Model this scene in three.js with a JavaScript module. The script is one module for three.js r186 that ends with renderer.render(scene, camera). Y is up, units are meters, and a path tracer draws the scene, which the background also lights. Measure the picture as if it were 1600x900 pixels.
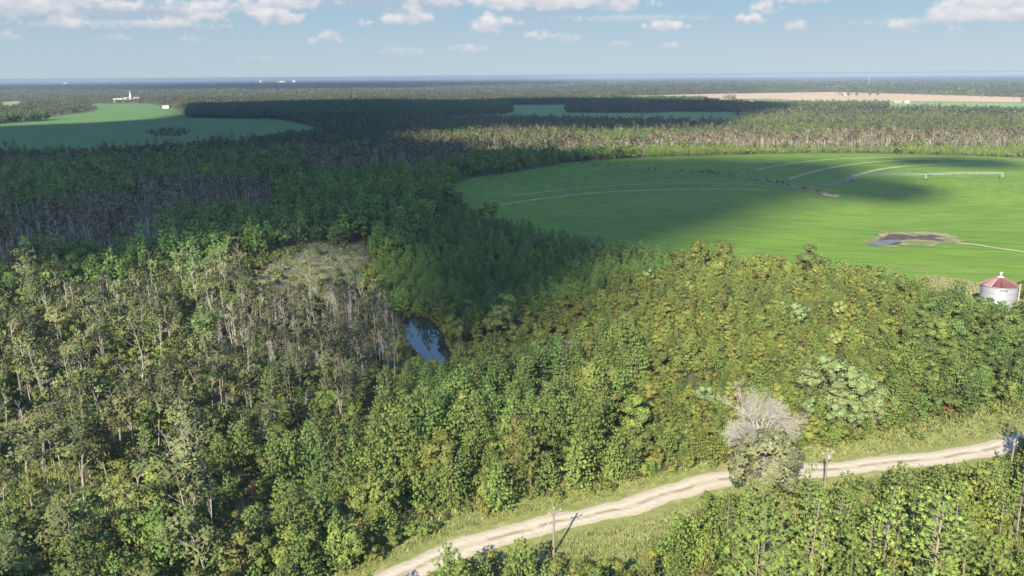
import * as THREE from 'three';
import { mergeGeometries } from 'three/addons/utils/BufferGeometryUtils.js';

// ───────────────────────── camera, sky, sun, exposure ─────────────────────────
const scene = new THREE.Scene();
const EYE = 70, FOCAL = 1300, EXPO = 2.3;
const camera = new THREE.PerspectiveCamera(2 * Math.atan(450 / FOCAL) * 180 / Math.PI, 16 / 9, 1, 90000);
camera.position.set(0, EYE, 0);
camera.rotation.order = 'YXZ';
camera.rotation.x = -Math.atan(331 / FOCAL);
camera.rotation.z = -0.45 * Math.PI / 180;
camera.updateMatrixWorld(true); camera.updateProjectionMatrix();

const SUN_EL = 31 * Math.PI / 180, SUN_AZ = 20 * Math.PI / 180;              // light travels away from the camera, 20 degrees to the right
const LIGHT = new THREE.Vector3(Math.sin(SUN_AZ) * Math.cos(SUN_EL), -Math.sin(SUN_EL), -Math.cos(SUN_AZ) * Math.cos(SUN_EL));
const sun = new THREE.DirectionalLight(new THREE.Color(1, 0.90, 0.75), 4.3);
sun.name = 'sun';
sun.position.set(60, 0, -250).addScaledVector(LIGHT, -6000);
sun.target.position.set(60, 0, -250);
sun.castShadow = true; sun.shadow.radius = 1;
sun.shadow.mapSize.set(4096, 4096);
Object.assign(sun.shadow.camera, { left: -1500, right: 1500, top: 1500, bottom: -1500, near: 10, far: 12000 });
scene.add(sun, sun.target);

const renderer = new THREE.WebGLRenderer({ antialias: true });
renderer.toneMapping = THREE.LinearToneMapping;
renderer.toneMappingExposure = EXPO;
renderer.shadowMap.enabled = true;
scene.fog = new THREE.FogExp2(new THREE.Color(0.15, 0.19, 0.235), 0.00009);

// ───────────────────────── numbers: random, noise, rays ─────────────────────────
function rng(seed) { let s = seed | 0; return () => { s = (s + 0x6d2b79f5) | 0; let t = Math.imul(s ^ (s >>> 15), 1 | s); t = (t + Math.imul(t ^ (t >>> 7), 61 | t)) ^ t; return ((t ^ (t >>> 14)) >>> 0) / 4294967296; }; }
const hash = (x, y, s = 0) => { let h = Math.imul(x, 374761393) ^ Math.imul(y, 668265263) ^ Math.imul(s, 1274126177); h = Math.imul(h ^ (h >>> 13), 1274126177); return ((h ^ (h >>> 16)) >>> 0) / 4294967296; };
function vnoise(x, y, s = 0, per = 0) {
  const xi = Math.floor(x), yi = Math.floor(y), fx = x - xi, fy = y - yi;
  const m = per ? (a) => ((a % per) + per) % per : (a) => a;
  const u = fx * fx * (3 - 2 * fx), v = fy * fy * (3 - 2 * fy), x0 = m(xi), x1 = m(xi + 1), y0 = m(yi), y1 = m(yi + 1);
  const a = hash(x0, y0, s), b = hash(x1, y0, s), c = hash(x0, y1, s), d = hash(x1, y1, s);
  return a + (b - a) * u + (c - a) * v + (a - b - c + d) * u * v;
}
function fbm(x, y, oct, s = 0, per = 0) { let a = 0, w = 0.5, t = 0; for (let i = 0; i < oct; i++) { a += w * vnoise(x, y, s + i, per); t += w; w *= 0.5; x *= 2; y *= 2; per *= 2; } return a / t; }
const clamp = THREE.MathUtils.clamp, lerp = THREE.MathUtils.lerp, sstep = THREE.MathUtils.smoothstep;
const V = (x = 0, y = 0, z = 0) => new THREE.Vector3(x, y, z);
const _p = V();
function rayOf(u, v) { return _p.set(u / 800 - 1, 1 - v / 450, 0.5).unproject(camera).sub(camera.position).normalize().clone(); }
function G(u, v, h = 0) { const d = rayOf(u, v), t = (h - EYE) / d.y; return V(d.x * t, h, d.z * t); }       // the point of the ground that the survey sheet's mark stands for
function survey(x, y, z) { _p.set(x, y, z).project(camera); return [(_p.x + 1) * 800, (1 - _p.y) * 450]; }
function inside(poly, u, v) { let c = false; for (let i = 0, j = poly.length - 1; i < poly.length; j = i++) { const [a, b] = poly[i], [d, e] = poly[j]; if ((b > v) !== (e > v) && u < (d - a) * (v - b) / (e - b) + a) c = !c; } return c; }
const heightTo = (base, vTop) => { let lo = 0, hi = 60; for (let i = 0; i < 40; i++) { const m = (lo + hi) / 2; if (survey(base.x, base.y + m, base.z)[1] > vTop) lo = m; else hi = m; } return (lo + hi) / 2; };

// ───────────────────────── the sky: air and clouds ─────────────────────────
{
  const W = 4096, H = 2048, data = new Float32Array(W * H * 4);
  const az = (d) => Math.atan2(d.x, -d.z), el = (d) => Math.asin(d.y);
  const list = [];
  const puff = (u, v, w, h, a, grey = 0) => { const d = rayOf(u, v); list.push([az(d), el(d), w * 1.18 / FOCAL, h * 1.15 / FOCAL, a, grey]); };
  puff(110, 34, 30, 15, 1); puff(14, 18, 26, 16, 0.8); puff(262, 36, 30, 9, 1); puff(290, 24, 30, 19, 1.1); puff(335, 26, 22, 12, 0.8);
  puff(425, 27, 40, 17, 1.05); puff(385, 14, 26, 8, 0.6); puff(640, 26, 36, 17, 0.9); puff(612, 34, 18, 9, 0.6); puff(762, 42, 27, 19, 1.1); puff(790, 36, 26, 9, 0.7);
  puff(835, 6, 80, 16, 1.2); puff(795, 2, 30, 16, 1); puff(962, 10, 30, 13, 1.1); puff(1022, 6, 14, 5, 0.7); puff(1040, 42, 32, 9, 0.85); puff(1176, 30, 26, 9, 1); puff(1198, 16, 20, 14, 1.05);
  puff(1243, 42, 15, 10, 0.9); puff(1412, 44, 20, 12, 0.85); puff(1500, 20, 40, 23, 1.15); puff(1540, 16, 20, 9, 0.6); puff(1584, 22, 34, 16, 1); puff(570, 37, 10, 6, 0.8);
  puff(516, 60, 16, 12, 0.5); puff(488, 65, 8, 8, 0.6); puff(628, 81, 34, 6, 0.35); puff(728, 77, 30, 7, 0.45); puff(845, 57, 26, 8, 0.6); puff(890, 62, 26, 9, 0.4); puff(1050, 72, 16, 6, 0.4);
  puff(18, 58, 18, 9, 0.4); puff(180, 60, 22, 6, 0.3); puff(300, 62, 16, 6, 0.35); puff(400, 92, 26, 6, 0.25); puff(1490, 50, 14, 9, 0.35); puff(970, 70, 18, 6, 0.35);
  puff(120, 12, 190, 17, 0.75, 1); puff(215, 18, 90, 8, 0.5, 1); puff(560, 7, 150, 11, 0.7, 1); puff(120, 46, 140, 5, 0.5, 1); puff(310, 46, 90, 5, 0.5, 1); puff(690, 12, 40, 7, 0.6, 1); puff(850, 24, 90, 6, 0.45, 1);
  puff(70, 8, 120, 18, 0.9); puff(870, 2, 130, 17, 1.2); puff(440, 6, 80, 13, 0.9); puff(310, 12, 70, 12, 0.8); puff(1240, 2, 60, 7, 0.6); puff(690, 4, 60, 9, 0.7); puff(1560, 6, 60, 12, 0.9); puff(200, 40, 130, 7, 0.45); puff(1450, 34, 90, 7, 0.4); puff(980, 30, 120, 6, 0.35);
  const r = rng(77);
  for (let k = 0; k < 620; k++) {                                         // fair-weather clouds all round, extra unseen ones added to brighten the shaded woods
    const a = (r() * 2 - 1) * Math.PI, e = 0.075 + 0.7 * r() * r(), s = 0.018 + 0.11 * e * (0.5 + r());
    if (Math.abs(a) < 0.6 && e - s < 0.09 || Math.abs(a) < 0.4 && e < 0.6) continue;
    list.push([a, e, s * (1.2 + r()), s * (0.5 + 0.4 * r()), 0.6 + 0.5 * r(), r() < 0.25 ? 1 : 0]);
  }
  const cover = new Float32Array(W * H), greyness = new Float32Array(W * H);
  for (const [a, e, w, h, amt, grey] of list) {
    const wide = w / Math.cos(e), x0 = Math.floor(((a - wide * 1.5) / (2 * Math.PI) + 0.5) * W), x1 = Math.ceil(((a + wide * 1.5) / (2 * Math.PI) + 0.5) * W);
    const y0 = Math.max(0, Math.floor((e - h * 1.3) / Math.PI * H + H / 2)), y1 = Math.min(H - 1, Math.ceil((e + h * 1.6) / Math.PI * H + H / 2));
    const k = 2.1 / h, seed = Math.floor(a * 1000);
    for (let y = y0; y <= y1; y++) for (let x = x0; x <= x1; x++) {
      const A = (x + 0.5) / W * 2 * Math.PI - Math.PI, E = ((y + 0.5) / H - 0.5) * Math.PI;
      const lx = (A - a) / wide, ly = (E - e) / h, n = fbm(A * k * (grey ? 0.18 : 0.6) + 50, E * k + 50, 5, seed) - 0.5;
      const q = 1 - lx * lx - (ly < 0 ? ly * ly * (grey ? 1.4 : 2.6) : ly * ly) + n * (grey ? 1.2 : 1.9);
      const al = sstep(q, grey ? 0.0 : 0.05, grey ? 1.0 : 0.95) * Math.min(1, amt) * (grey ? 0.8 : 0.95);
      if (al <= 0) continue;
      const i = y * W + (((x % W) + W) % W), under = grey ? 0.85 : clamp(0.42 - ly * 0.55 - n * 0.9, 0, 1);
      greyness[i] = (greyness[i] * cover[i] * (1 - al) + under * al) / Math.max(1e-4, cover[i] * (1 - al) + al);
      cover[i] = cover[i] + al - cover[i] * al;
    }
  }
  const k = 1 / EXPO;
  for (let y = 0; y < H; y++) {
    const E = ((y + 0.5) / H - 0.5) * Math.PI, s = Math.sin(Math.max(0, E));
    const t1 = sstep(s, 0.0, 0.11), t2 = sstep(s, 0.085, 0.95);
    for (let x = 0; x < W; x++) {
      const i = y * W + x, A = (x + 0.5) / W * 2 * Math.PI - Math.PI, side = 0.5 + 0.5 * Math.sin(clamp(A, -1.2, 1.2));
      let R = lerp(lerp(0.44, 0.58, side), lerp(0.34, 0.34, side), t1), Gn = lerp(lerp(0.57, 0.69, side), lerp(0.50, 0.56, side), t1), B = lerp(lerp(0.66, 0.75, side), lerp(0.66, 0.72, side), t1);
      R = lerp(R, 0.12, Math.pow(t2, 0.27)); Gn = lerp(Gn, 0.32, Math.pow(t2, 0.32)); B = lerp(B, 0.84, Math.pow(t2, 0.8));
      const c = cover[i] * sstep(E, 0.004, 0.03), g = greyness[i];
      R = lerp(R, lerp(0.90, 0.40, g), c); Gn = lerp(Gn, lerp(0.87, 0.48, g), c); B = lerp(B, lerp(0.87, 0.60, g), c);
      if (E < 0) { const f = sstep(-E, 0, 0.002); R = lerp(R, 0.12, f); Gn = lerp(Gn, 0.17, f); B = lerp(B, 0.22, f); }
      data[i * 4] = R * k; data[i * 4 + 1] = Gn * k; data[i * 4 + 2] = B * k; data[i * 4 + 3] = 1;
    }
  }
  // equirectangular rows run from the nadir up; three.js takes u = atan2(z, x) / 2 pi + 0.5, so turn the columns: A = 0 looks along -z (u = 0.25)
  const turned = new Float32Array(data.length), shift = W / 4;
  for (let y = 0; y < H; y++) for (let x = 0; x < W; x++) { const sx = (x + shift) % W, i = (y * W + sx) * 4, j = (y * W + x) * 4; turned[j] = data[i]; turned[j + 1] = data[i + 1]; turned[j + 2] = data[i + 2]; turned[j + 3] = 1; }
  const tex = new THREE.DataTexture(turned, W, H, THREE.RGBAFormat, THREE.FloatType);
  tex.mapping = THREE.EquirectangularReflectionMapping; tex.magFilter = THREE.LinearFilter; tex.needsUpdate = true;
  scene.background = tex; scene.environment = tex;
}

// ───────────────────────── naming, tagging, materials ─────────────────────────
const used = new Map();
function numbered(n) { const k = used.get(n) || 0; used.set(n, k + 1); return k ? n + '_' + String(k).padStart(3, '0') : n; }
function tag(o, label, category, group) { o.userData.label = label; o.userData.category = category; if (group) o.userData.group = group; return o; }
function thing(name, label, category, p, turn = 0, group) { const o = new THREE.Group(); o.name = numbered(name); o.position.copy(p); o.rotation.y = turn; scene.add(o); return tag(o, label, category, group); }
function mesh(name, geo, mat, parent) { const m = new THREE.Mesh(geo, mat); m.name = parent ? name : numbered(name); m.castShadow = m.receiveShadow = true; (parent || scene).add(m); return m; }
function struct(name, geo, mat, label) { const m = mesh(name, geo, mat); m.userData.kind = 'structure'; if (label) m.userData.label = label; return m; }
const lin = (r, g, b) => new THREE.Color().setRGB(r, g, b);
const std = (r, g, b, rough = 0.9, extra = {}) => new THREE.MeshStandardMaterial({ color: lin(r, g, b), roughness: rough, ...extra });
const leafMat = new THREE.MeshStandardMaterial({ color: 0xffffff, roughness: 0.75, vertexColors: true, side: THREE.DoubleSide });
const barkMat = new THREE.MeshStandardMaterial({ color: 0xffffff, roughness: 0.95, vertexColors: true });
leafMat.name = 'foliage'; barkMat.name = 'bark';

// a texture of n x n texels from f(x, y) -> linear [r, g, b]
function paint(w, h, f, srgb = true) {
  const d = new Uint8Array(w * h * 4), enc = (c) => { c = clamp(c, 0, 1); return Math.round(255 * (srgb ? (c <= 0.0031308 ? c * 12.92 : 1.055 * Math.pow(c, 1 / 2.4) - 0.055) : c)); };
  for (let y = 0; y < h; y++) for (let x = 0; x < w; x++) { const c = f(x / w, y / h), i = (y * w + x) * 4; d[i] = enc(c[0]); d[i + 1] = enc(c[1]); d[i + 2] = enc(c[2]); d[i + 3] = 255; }
  const t = new THREE.DataTexture(d, w, h); t.magFilter = THREE.LinearFilter; t.minFilter = THREE.LinearFilter; t.wrapS = t.wrapT = THREE.RepeatWrapping; if (srgb) t.colorSpace = THREE.SRGBColorSpace; t.needsUpdate = true; return t;
}
const mix3 = (a, b, t) => [lerp(a[0], b[0], t), lerp(a[1], b[1], t), lerp(a[2], b[2], t)];

// ───────────────────────── surveyed outlines ─────────────────────────
const PIVOT = [[688, 296], [698, 313], [730, 331], [800, 354], [870, 374], [950, 394], [1040, 406], [1150, 414], [1250, 420], [1330, 428], [1400, 443], [1440, 452], [1500, 462], [1560, 466], [1660, 480], [1900, 520], [2300, 420], [2200, 290], [1800, 254], [1600, 247], [1500, 243], [1400, 240.5], [1280, 239.5], [1150, 242], [1010, 246], [900, 253], [830, 265], [740, 278]];
const WESTFIELD = [[-300, 252], [0, 245], [200, 241], [350, 228], [480, 213], [508, 202], [430, 185], [292, 184], [290, 173], [230, 162], [140, 162], [150, 174], [75, 183], [-300, 202]];
const GREENFAR = [[690, 172], [800, 164.5], [885, 164], [884, 177], [1025, 177], [1060, 174], [1148, 175.5], [1160, 192], [1090, 195], [1000, 192], [900, 190], [800, 187], [700, 188]];
const GREENEAST = [[1080, 157.5], [1200, 155], [1300, 161], [1400, 159], [1600, 161], [1900, 165], [1900, 186], [1600, 176], [1500, 176], [1380, 173], [1250, 170], [1150, 163]];
const TANFAR = [[870, 154.5], [935, 150.5], [1010, 149.5], [1110, 147], [1300, 144], [1450, 148], [1600, 152.5], [1900, 160], [1900, 165], [1600, 160.5], [1400, 158.5], [1300, 160.5], [1200, 154.5], [1060, 157]];
const CLEARING = [[360, 446], [388, 428], [372, 408], [418, 402], [448, 386], [500, 378], [528, 389], [572, 381], [562, 400], [594, 414], [566, 428], [574, 446], [524, 452], [506, 472], [452, 480], [432, 464], [392, 476]];
const POND = [[634, 500], [650, 495], [670, 498], [686, 514], [698, 536], [707, 556], [702, 570], [688, 577], [670, 572], [654, 556], [640, 538], [631, 518]];
const APRON = [[1424, 446], [1446, 430], [1540, 444], [1620, 455], [1620, 486], [1500, 490], [1470, 474], [1440, 458]];
const ROAD = [[480, 962], [560, 928], [632, 899], [700, 866], [790, 836], [874, 816], [985, 792], [1052, 769], [1122, 751], [1200, 742], [1275, 736], [1400, 722.5], [1500, 710], [1587, 692], [1660, 672], [1760, 640]];
const VERGE = [[420, 965], [520, 916], [596, 876], [660, 842], [730, 812], [800, 796], [880, 784], [930, 778], [1000, 762], [1110, 738], [1200, 726], [1290, 706], [1370, 684], [1440, 664], [1510, 645], [1600, 636], [1760, 610], [1900, 600], [1900, 660], [1620, 705], [1550, 724], [1480, 734], [1400, 744], [1300, 758], [1180, 764], [1110, 776], [1070, 800], [1030, 838], [1012, 874], [985, 910], [900, 900], [860, 872], [800, 872], [700, 902], [600, 960]];
const NEARSIDE = [[1010, 900], [1040, 838], [1075, 800], [1120, 776], [1180, 766], [1300, 758], [1400, 742], [1480, 732], [1550, 722], [1620, 704], [1900, 660], [2200, 2000], [700, 2000]];
const GREYWOOD = [[-200, 520], [-20, 495], [120, 475], [240, 455], [340, 440], [440, 470], [520, 474], [600, 492], [628, 545], [620, 610], [570, 660], [440, 712], [340, 730], [210, 790], [90, 840], [-200, 900]];
const DIEBACK = [[430, 480], [520, 470], [600, 488], [630, 540], [620, 590], [540, 600], [430, 600], [330, 570], [380, 520]];
const PLANTED = [[560, 440], [640, 400], [690, 340], [720, 332], [800, 354], [870, 374], [950, 394], [1040, 406], [1060, 430], [980, 440], [900, 480], [820, 510], [720, 500], [640, 490], [600, 480]];
const SNAGS = [[[600, 236], [650, 226], [735, 238], [720, 268], [600, 268]], [[655, 230], [1000, 231], [1012, 243], [900, 243], [760, 246]], [[1010, 217], [1250, 217], [1700, 214], [1700, 232], [1450, 232], [1200, 234], [1010, 230]], [[60, 346], [250, 336], [262, 402], [130, 412], [50, 392]], [[470, 248], [600, 246], [590, 276], [480, 280]], [[0, 372], [60, 360], [70, 440], [0, 450]], [[210, 300], [420, 300], [430, 340], [230, 345]]];
const YOUNGBAND = [[1000, 232], [1200, 236], [1450, 233], [1900, 236], [1900, 262], [1600, 247], [1400, 240], [1280, 239], [1010, 246]];
const SILO = G(1557, 480);
const KEEP = [[[630, 502], [650, 496], [670, 501], [684, 520], [697, 547], [690, 558], [668, 558], [654, 547], [638, 530]], [[398, 442], [425, 412], [462, 402], [488, 383], [554, 381], [580, 402], [552, 422], [530, 436], [480, 440], [440, 458]], [[1240, 738], [1300, 722], [1400, 713], [1500, 698], [1586, 684], [1590, 699], [1550, 712], [1475, 721], [1400, 730], [1305, 743]], [[880, 830], [1000, 808], [1085, 780], [1035, 832], [1004, 864], [890, 866]], [[604, 900], [665, 867], [800, 814], [862, 804], [925, 792], [1050, 758], [1112, 743], [1160, 738], [1134, 758], [1032, 789], [887, 826], [800, 848], [720, 872], [680, 900]], [[600, 890], [660, 855], [790, 806], [790, 816], [660, 868]], [[1300, 718], [1400, 700], [1500, 680], [1580, 668], [1580, 684], [1400, 713]]];
const HIDE = [[[1132, 690], [1150, 618], [1225, 618], [1232, 690], [1228, 735], [1165, 745]], [[1529, 438], [1590, 444], [1585, 468], [1531, 464]]];
const BARE = [[[556, 655], [570, 646], [588, 648], [597, 655], [585, 662], [562, 661]], [[846, 521], [868, 527], [884, 533], [906, 538], [908, 546], [893, 551], [880, 543], [864, 536], [850, 530]], [[632, 284], [645, 282], [660, 296], [674, 308], [668, 314], [648, 300]], [[1150, 404], [1196, 406], [1196, 415], [1150, 413]]];
const FIELDS = [PIVOT, WESTFIELD, GREENFAR, GREENEAST, TANFAR];
const LIGHTSTRIPS = [[[330, 153], [420, 151], [560, 149], [560, 151], [420, 154], [330, 156]], [[576, 143.5], [650, 141], [652, 143.5], [580, 145.5]], [[750, 140], [820, 138.5], [820, 141], [752, 142]], [[885, 155], [935, 150], [960, 151.5], [940, 156]], [[0, 160], [30, 158], [36, 166], [0, 172]], [[1000, 143], [1100, 142], [1105, 145], [1000, 146]]];

function sheet(name, poly, mat, y, label, uvScale = 1) {
  const pts = poly.map(([u, v]) => { const g = G(u, v); return new THREE.Vector2(g.x, -g.z); });
  const g = new THREE.ShapeGeometry(new THREE.Shape(pts)); g.rotateX(-Math.PI / 2); g.translate(0, y, 0);
  const p = g.attributes.position, uv = g.attributes.uv; for (let i = 0; i < p.count; i++) uv.setXY(i, p.getX(i) * uvScale, p.getZ(i) * uvScale);
  const nrm = g.attributes.normal; for (let i = 0; i < p.count; i++) nrm.setXYZ(i, 0, 1, 0);
  return struct(name, g, mat, label);
}
function smoothClosed(poly, n, wob = 0, seed = 1) {                                 // a rounder, slightly ragged outline
  const c = new THREE.CatmullRomCurve3(poly.map(([u, v]) => G(u, v)), true, 'centripetal');
  return c.getSpacedPoints(n).slice(0, n).map((p, i) => { const k = 1 + 0 * i, d = wob * (fbm(i * 0.37, seed, 3, seed) - 0.5) * 2; return survey(p.x + d, 0, p.z + d * 0.7 * k); });
}
function ribbon(name, pts, widths, y, mat, label, seed = 1, wob = 0.25) {
  const c = new THREE.CatmullRomCurve3(pts.map(([u, v]) => G(u, v)), false, 'centripetal'), L = c.getLength(), n = Math.max(8, Math.round(L / (L > 600 ? 4 : 1.2)));
  const P = [], U = [], I = [], N = [], cols = 5;
  for (let i = 0; i <= n; i++) {
    const t = i / n, p = c.getPointAt(t), d = c.getTangentAt(t), sx = -d.z, sz = d.x, w = typeof widths === 'number' ? widths : widths(t);
    const a = w / 2 + wob * (fbm(i * 0.23, 3, 4, seed) - 0.5) * 2, b = w / 2 + wob * (fbm(i * 0.23, 9, 4, seed + 9) - 0.5) * 2;
    for (let k = 0; k < cols; k++) { const s = lerp(-a, b, k / (cols - 1)); P.push(p.x + sx * s, y, p.z + sz * s); U.push(k / (cols - 1), t * L); N.push(0, 1, 0); }
    if (i < n) for (let k = 0; k < cols - 1; k++) { const q = i * cols + k; I.push(q, q + 1, q + cols, q + 1, q + cols + 1, q + cols); }
  }
  const g = new THREE.BufferGeometry(); g.setAttribute('position', new THREE.Float32BufferAttribute(P, 3)); g.setAttribute('uv', new THREE.Float32BufferAttribute(U, 2)); g.setAttribute('normal', new THREE.Float32BufferAttribute(N, 3)); 
  const e = V(P[cols * 3] - P[0], 0, P[cols * 3 + 2] - P[2]).cross(V(P[3] - P[0], 0, P[5] - P[2])); if (e.y > 0) for (let i = 0; i < I.length; i += 3) [I[i + 1], I[i + 2]] = [I[i + 2], I[i + 1]];
  g.setIndex(I); return struct(name, g, mat, label);
}

// ───────────────────────── the ground ─────────────────────────
const soilTex = paint(512, 512, (x, y) => { const n = fbm(x * 16, y * 16, 5, 3, 16), m = fbm(x * 5, y * 5, 3, 8, 5); return mix3(mix3([0.055, 0.065, 0.02], [0.115, 0.115, 0.04], n), [0.11, 0.085, 0.05], sstep(m, 0.58, 0.75) * 0.6); });
soilTex.repeat.set(1 / 40, 1 / 40);
{
  const g = new THREE.CircleGeometry(21000, 128); g.rotateX(-Math.PI / 2);
  const p = g.attributes.position, uv = g.attributes.uv; for (let i = 0; i < p.count; i++) uv.setXY(i, p.getX(i), p.getZ(i));
  struct('ground', g, new THREE.MeshStandardMaterial({ map: soilTex, roughness: 1 }), 'wide flat plain under the woods and fields');
}
// the crop: one map over the whole irrigated circle, rows bowed round the pivot
{
  const pts = PIVOT.map(([u, v]) => G(u, v)), x0 = Math.min(...pts.map((p) => p.x)), x1 = Math.max(...pts.map((p) => p.x)), z0 = Math.min(...pts.map((p) => p.z)), z1 = Math.max(...pts.map((p) => p.z));
  const hub = G(1330, 281), S = 2048;
  const f = (x, y) => {
    const X = lerp(x0, x1, x), Z = lerp(z0, z1, y), rad = Math.hypot(X - hub.x, Z - hub.z), ang = Math.atan2(Z - hub.z, X - hub.x);
    const big = fbm(X / 90, Z / 60, 4, 21), mid = fbm(X / 14, Z / 9, 3, 31), row = fbm(rad / 2.2, ang * 14, 3, 41), fine = hash(Math.round(x * S), Math.round(y * S), 5);
    let c = mix3([0.101, 0.208, 0.009], [0.160, 0.282, 0.012], clamp(0.5 + (big - 0.5) * 1.5 + (mid - 0.5) * 0.5, 0, 1));
    const k = 0.66 + 0.56 * row + 0.3 * (fine - 0.5);
    const worn = sstep(fbm(X / 26 + 40, Z / 9, 4, 55), 0.66, 0.76) * 0.3;
    return mix3([c[0] * k, c[1] * k, c[2] * k], [0.22, 0.24, 0.07], worn);
  };
  const map = paint(S, S, f), bump = paint(1024, 1024, (x, y) => { const X = x * 60, Z = y * 60, b = 0.5 * fbm(X / 1.2, Z / 0.6, 3, 61) + 0.5 * fbm(X / 5, Z / 3, 2, 63); return [b, b, b]; }, false);
  bump.repeat.set(1 / 60, 1 / 60);
  map.wrapS = map.wrapT = THREE.ClampToEdgeWrapping; map.repeat.set(1 / (x1 - x0), 1 / (z1 - z0)); map.offset.set(-x0 / (x1 - x0), -z0 / (z1 - z0));
  sheet('crop_field', smoothClosed(PIVOT, 240, 2.0, 5), new THREE.MeshStandardMaterial({ map, bumpMap: bump, bumpScale: 0.8, roughness: 0.9 }), 0.05, 'bright green irrigated crop field in the middle right');
}
const cropTex = paint(512, 512, (x, y) => { const n = fbm(x * 8, y * 24, 5, 91, 8), m = fbm(x * 4, y * 4, 3, 95, 4); return mix3([0.065, 0.16, 0.032], [0.12, 0.23, 0.05], clamp(n * 0.6 + m * 0.6 - 0.1, 0, 1)); }); cropTex.repeat.set(1 / 220, 1 / 220);
const tealTex = paint(256, 256, (x, y) => { const n = fbm(x * 8, y * 24, 5, 101, 8), m = fbm(x * 4, y * 4, 3, 105, 4); return mix3([0.15, 0.27, 0.075], [0.25, 0.36, 0.11], clamp(n * 0.6 + m * 0.6 - 0.1, 0, 1)); }); tealTex.repeat.set(1 / 300, 1 / 300);
const tanTex = paint(256, 256, (x, y) => { const n = fbm(x * 6, y * 20, 5, 111, 6), m = fbm(x * 4, y * 4, 3, 115, 4); return mix3([0.42, 0.29, 0.16], [0.58, 0.44, 0.27], clamp(n * 0.6 + m * 0.6 - 0.1, 0, 1)); }); tanTex.repeat.set(1 / 500, 1 / 500);
const texMat = (map) => new THREE.MeshStandardMaterial({ map, roughness: 1 });
sheet('west_field', WESTFIELD, texMat(cropTex), 0.06, 'green crop field beyond the dark woods at upper left');
sheet('distant_field', GREENFAR, texMat(tealTex), 0.3, 'grey-green field with dark tree rows behind the woods');
sheet('distant_field', GREENEAST, texMat(tealTex), 0.4, 'green strip of field in front of the tan field at far right');
sheet('distant_field', TANFAR, texMat(tanTex), 0.6, 'long tan harvested field at far right');
LIGHTSTRIPS.forEach((s, i) => sheet('distant_field', s, texMat(i === 0 || i === 4 ? tealTex : tanTex), 0.8, ['pale green strip of field beyond the dark pine block', 'tan strip of field left of the centre near the horizon', 'small tan strip of field near the horizon at the centre', 'tan patch of field beyond the dark tree rows', 'pale lot around the white buildings at far left', 'narrow tan strip beyond the tan patch'][i]));

const grassTex = paint(512, 512, (x, y) => { const n = fbm(x * 24, y * 24, 5, 121, 24), m = fbm(x * 6, y * 6, 3, 125, 6); return mix3(mix3([0.15, 0.19, 0.04], [0.30, 0.31, 0.09], n), [0.40, 0.34, 0.18], sstep(m, 0.6, 0.8) * 0.6); }); grassTex.repeat.set(1 / 24, 1 / 24);
const dryTex = paint(512, 512, (x, y) => { const n = fbm(x * 20, y * 20, 5, 131, 20), m = fbm(x * 5, y * 5, 3, 135, 5); return mix3(mix3([0.19, 0.185, 0.07], [0.36, 0.32, 0.16], n), [0.11, 0.14, 0.04], sstep(m, 0.45, 0.65) * 0.7); }); dryTex.repeat.set(1 / 30, 1 / 30);
const VERGE_WIDE = VERGE.map(([u, v], i) => [u, v + (i < 13 ? -16 : 10)]);
sheet('grass_verge', smoothClosed(VERGE_WIDE, 200, 1.2, 8), texMat(grassTex), 0.03, 'grassy strips along both sides of the dirt road');
const clearTex = paint(512, 512, (x, y) => { const n = fbm(x * 24, y * 24, 4, 191, 24), m = fbm(x * 7, y * 7, 4, 195, 7), q = fbm(x * 9 + 3, y * 9, 3, 199, 9); let c = mix3([0.14, 0.16, 0.05], [0.34, 0.31, 0.13], n); c = mix3(c, [0.42, 0.35, 0.22], sstep(m, 0.56, 0.7) * 0.8); return mix3(c, [0.06, 0.085, 0.03], sstep(q, 0.54, 0.68) * 0.85); }); clearTex.repeat.set(1 / 60, 1 / 60);
sheet('clearing', smoothClosed(CLEARING, 140, 6, 4), texMat(clearTex), 0.03, 'tan grassy clearing in the woods left of the centre');
sheet('silo_apron', smoothClosed(APRON, 60, 1.5, 6), texMat(dryTex), 0.09, 'mown dry grass around the grain silo');
const redSoil = paint(256, 256, (x, y) => { const n = fbm(x * 12, y * 12, 5, 141, 12); return mix3([0.20, 0.12, 0.07], [0.36, 0.25, 0.17], n); }); redSoil.repeat.set(1 / 8, 1 / 8);
['reddish bare dirt patch in the pines below the pond', 'rust brown bare patch right of the pond', 'bare pale dirt strip at the left tip of the crop field', 'tan bare strip along the near edge of the crop field'].forEach((l, i) => sheet('bare_dirt', smoothClosed(BARE[i], 40, 0.8, 20 + i), texMat(i === 3 ? dryTex : redSoil), 0.1, l));

// the road: two pale wheel tracks, darker crown and ragged sandy shoulders
const roadTex = paint(256, 1024, (x, y) => {
  const n = fbm(x * 6, y * 40, 5, 151, 0), g = hash(Math.round(x * 256), Math.round(y * 1024), 3), wx = x + 0.03 * (fbm(3, y * 9, 3, 155) - 0.5);
  const track = Math.exp(-Math.pow((wx - 0.30) / 0.10, 2)) + Math.exp(-Math.pow((wx - 0.70) / 0.10, 2)), crown = Math.exp(-Math.pow((wx - 0.5) / 0.065, 2)) * sstep(fbm(9, y * 14, 3, 157), 0.3, 0.6);
  let c = mix3([0.36, 0.30, 0.20], [0.60, 0.53, 0.39], clamp(0.25 + 0.5 * n + 0.35 * track, 0, 1));
  c = mix3(c, [0.24, 0.20, 0.11], crown * 0.8);
  c = mix3(c, [0.26, 0.22, 0.10], sstep(Math.abs(wx - 0.5), 0.40, 0.5) * sstep(n, 0.35, 0.6) * 0.7);
  const k = 0.93 + 0.14 * g; return [c[0] * k, c[1] * k, c[2] * k];
}); roadTex.repeat.set(1, 1 / 45);
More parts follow.
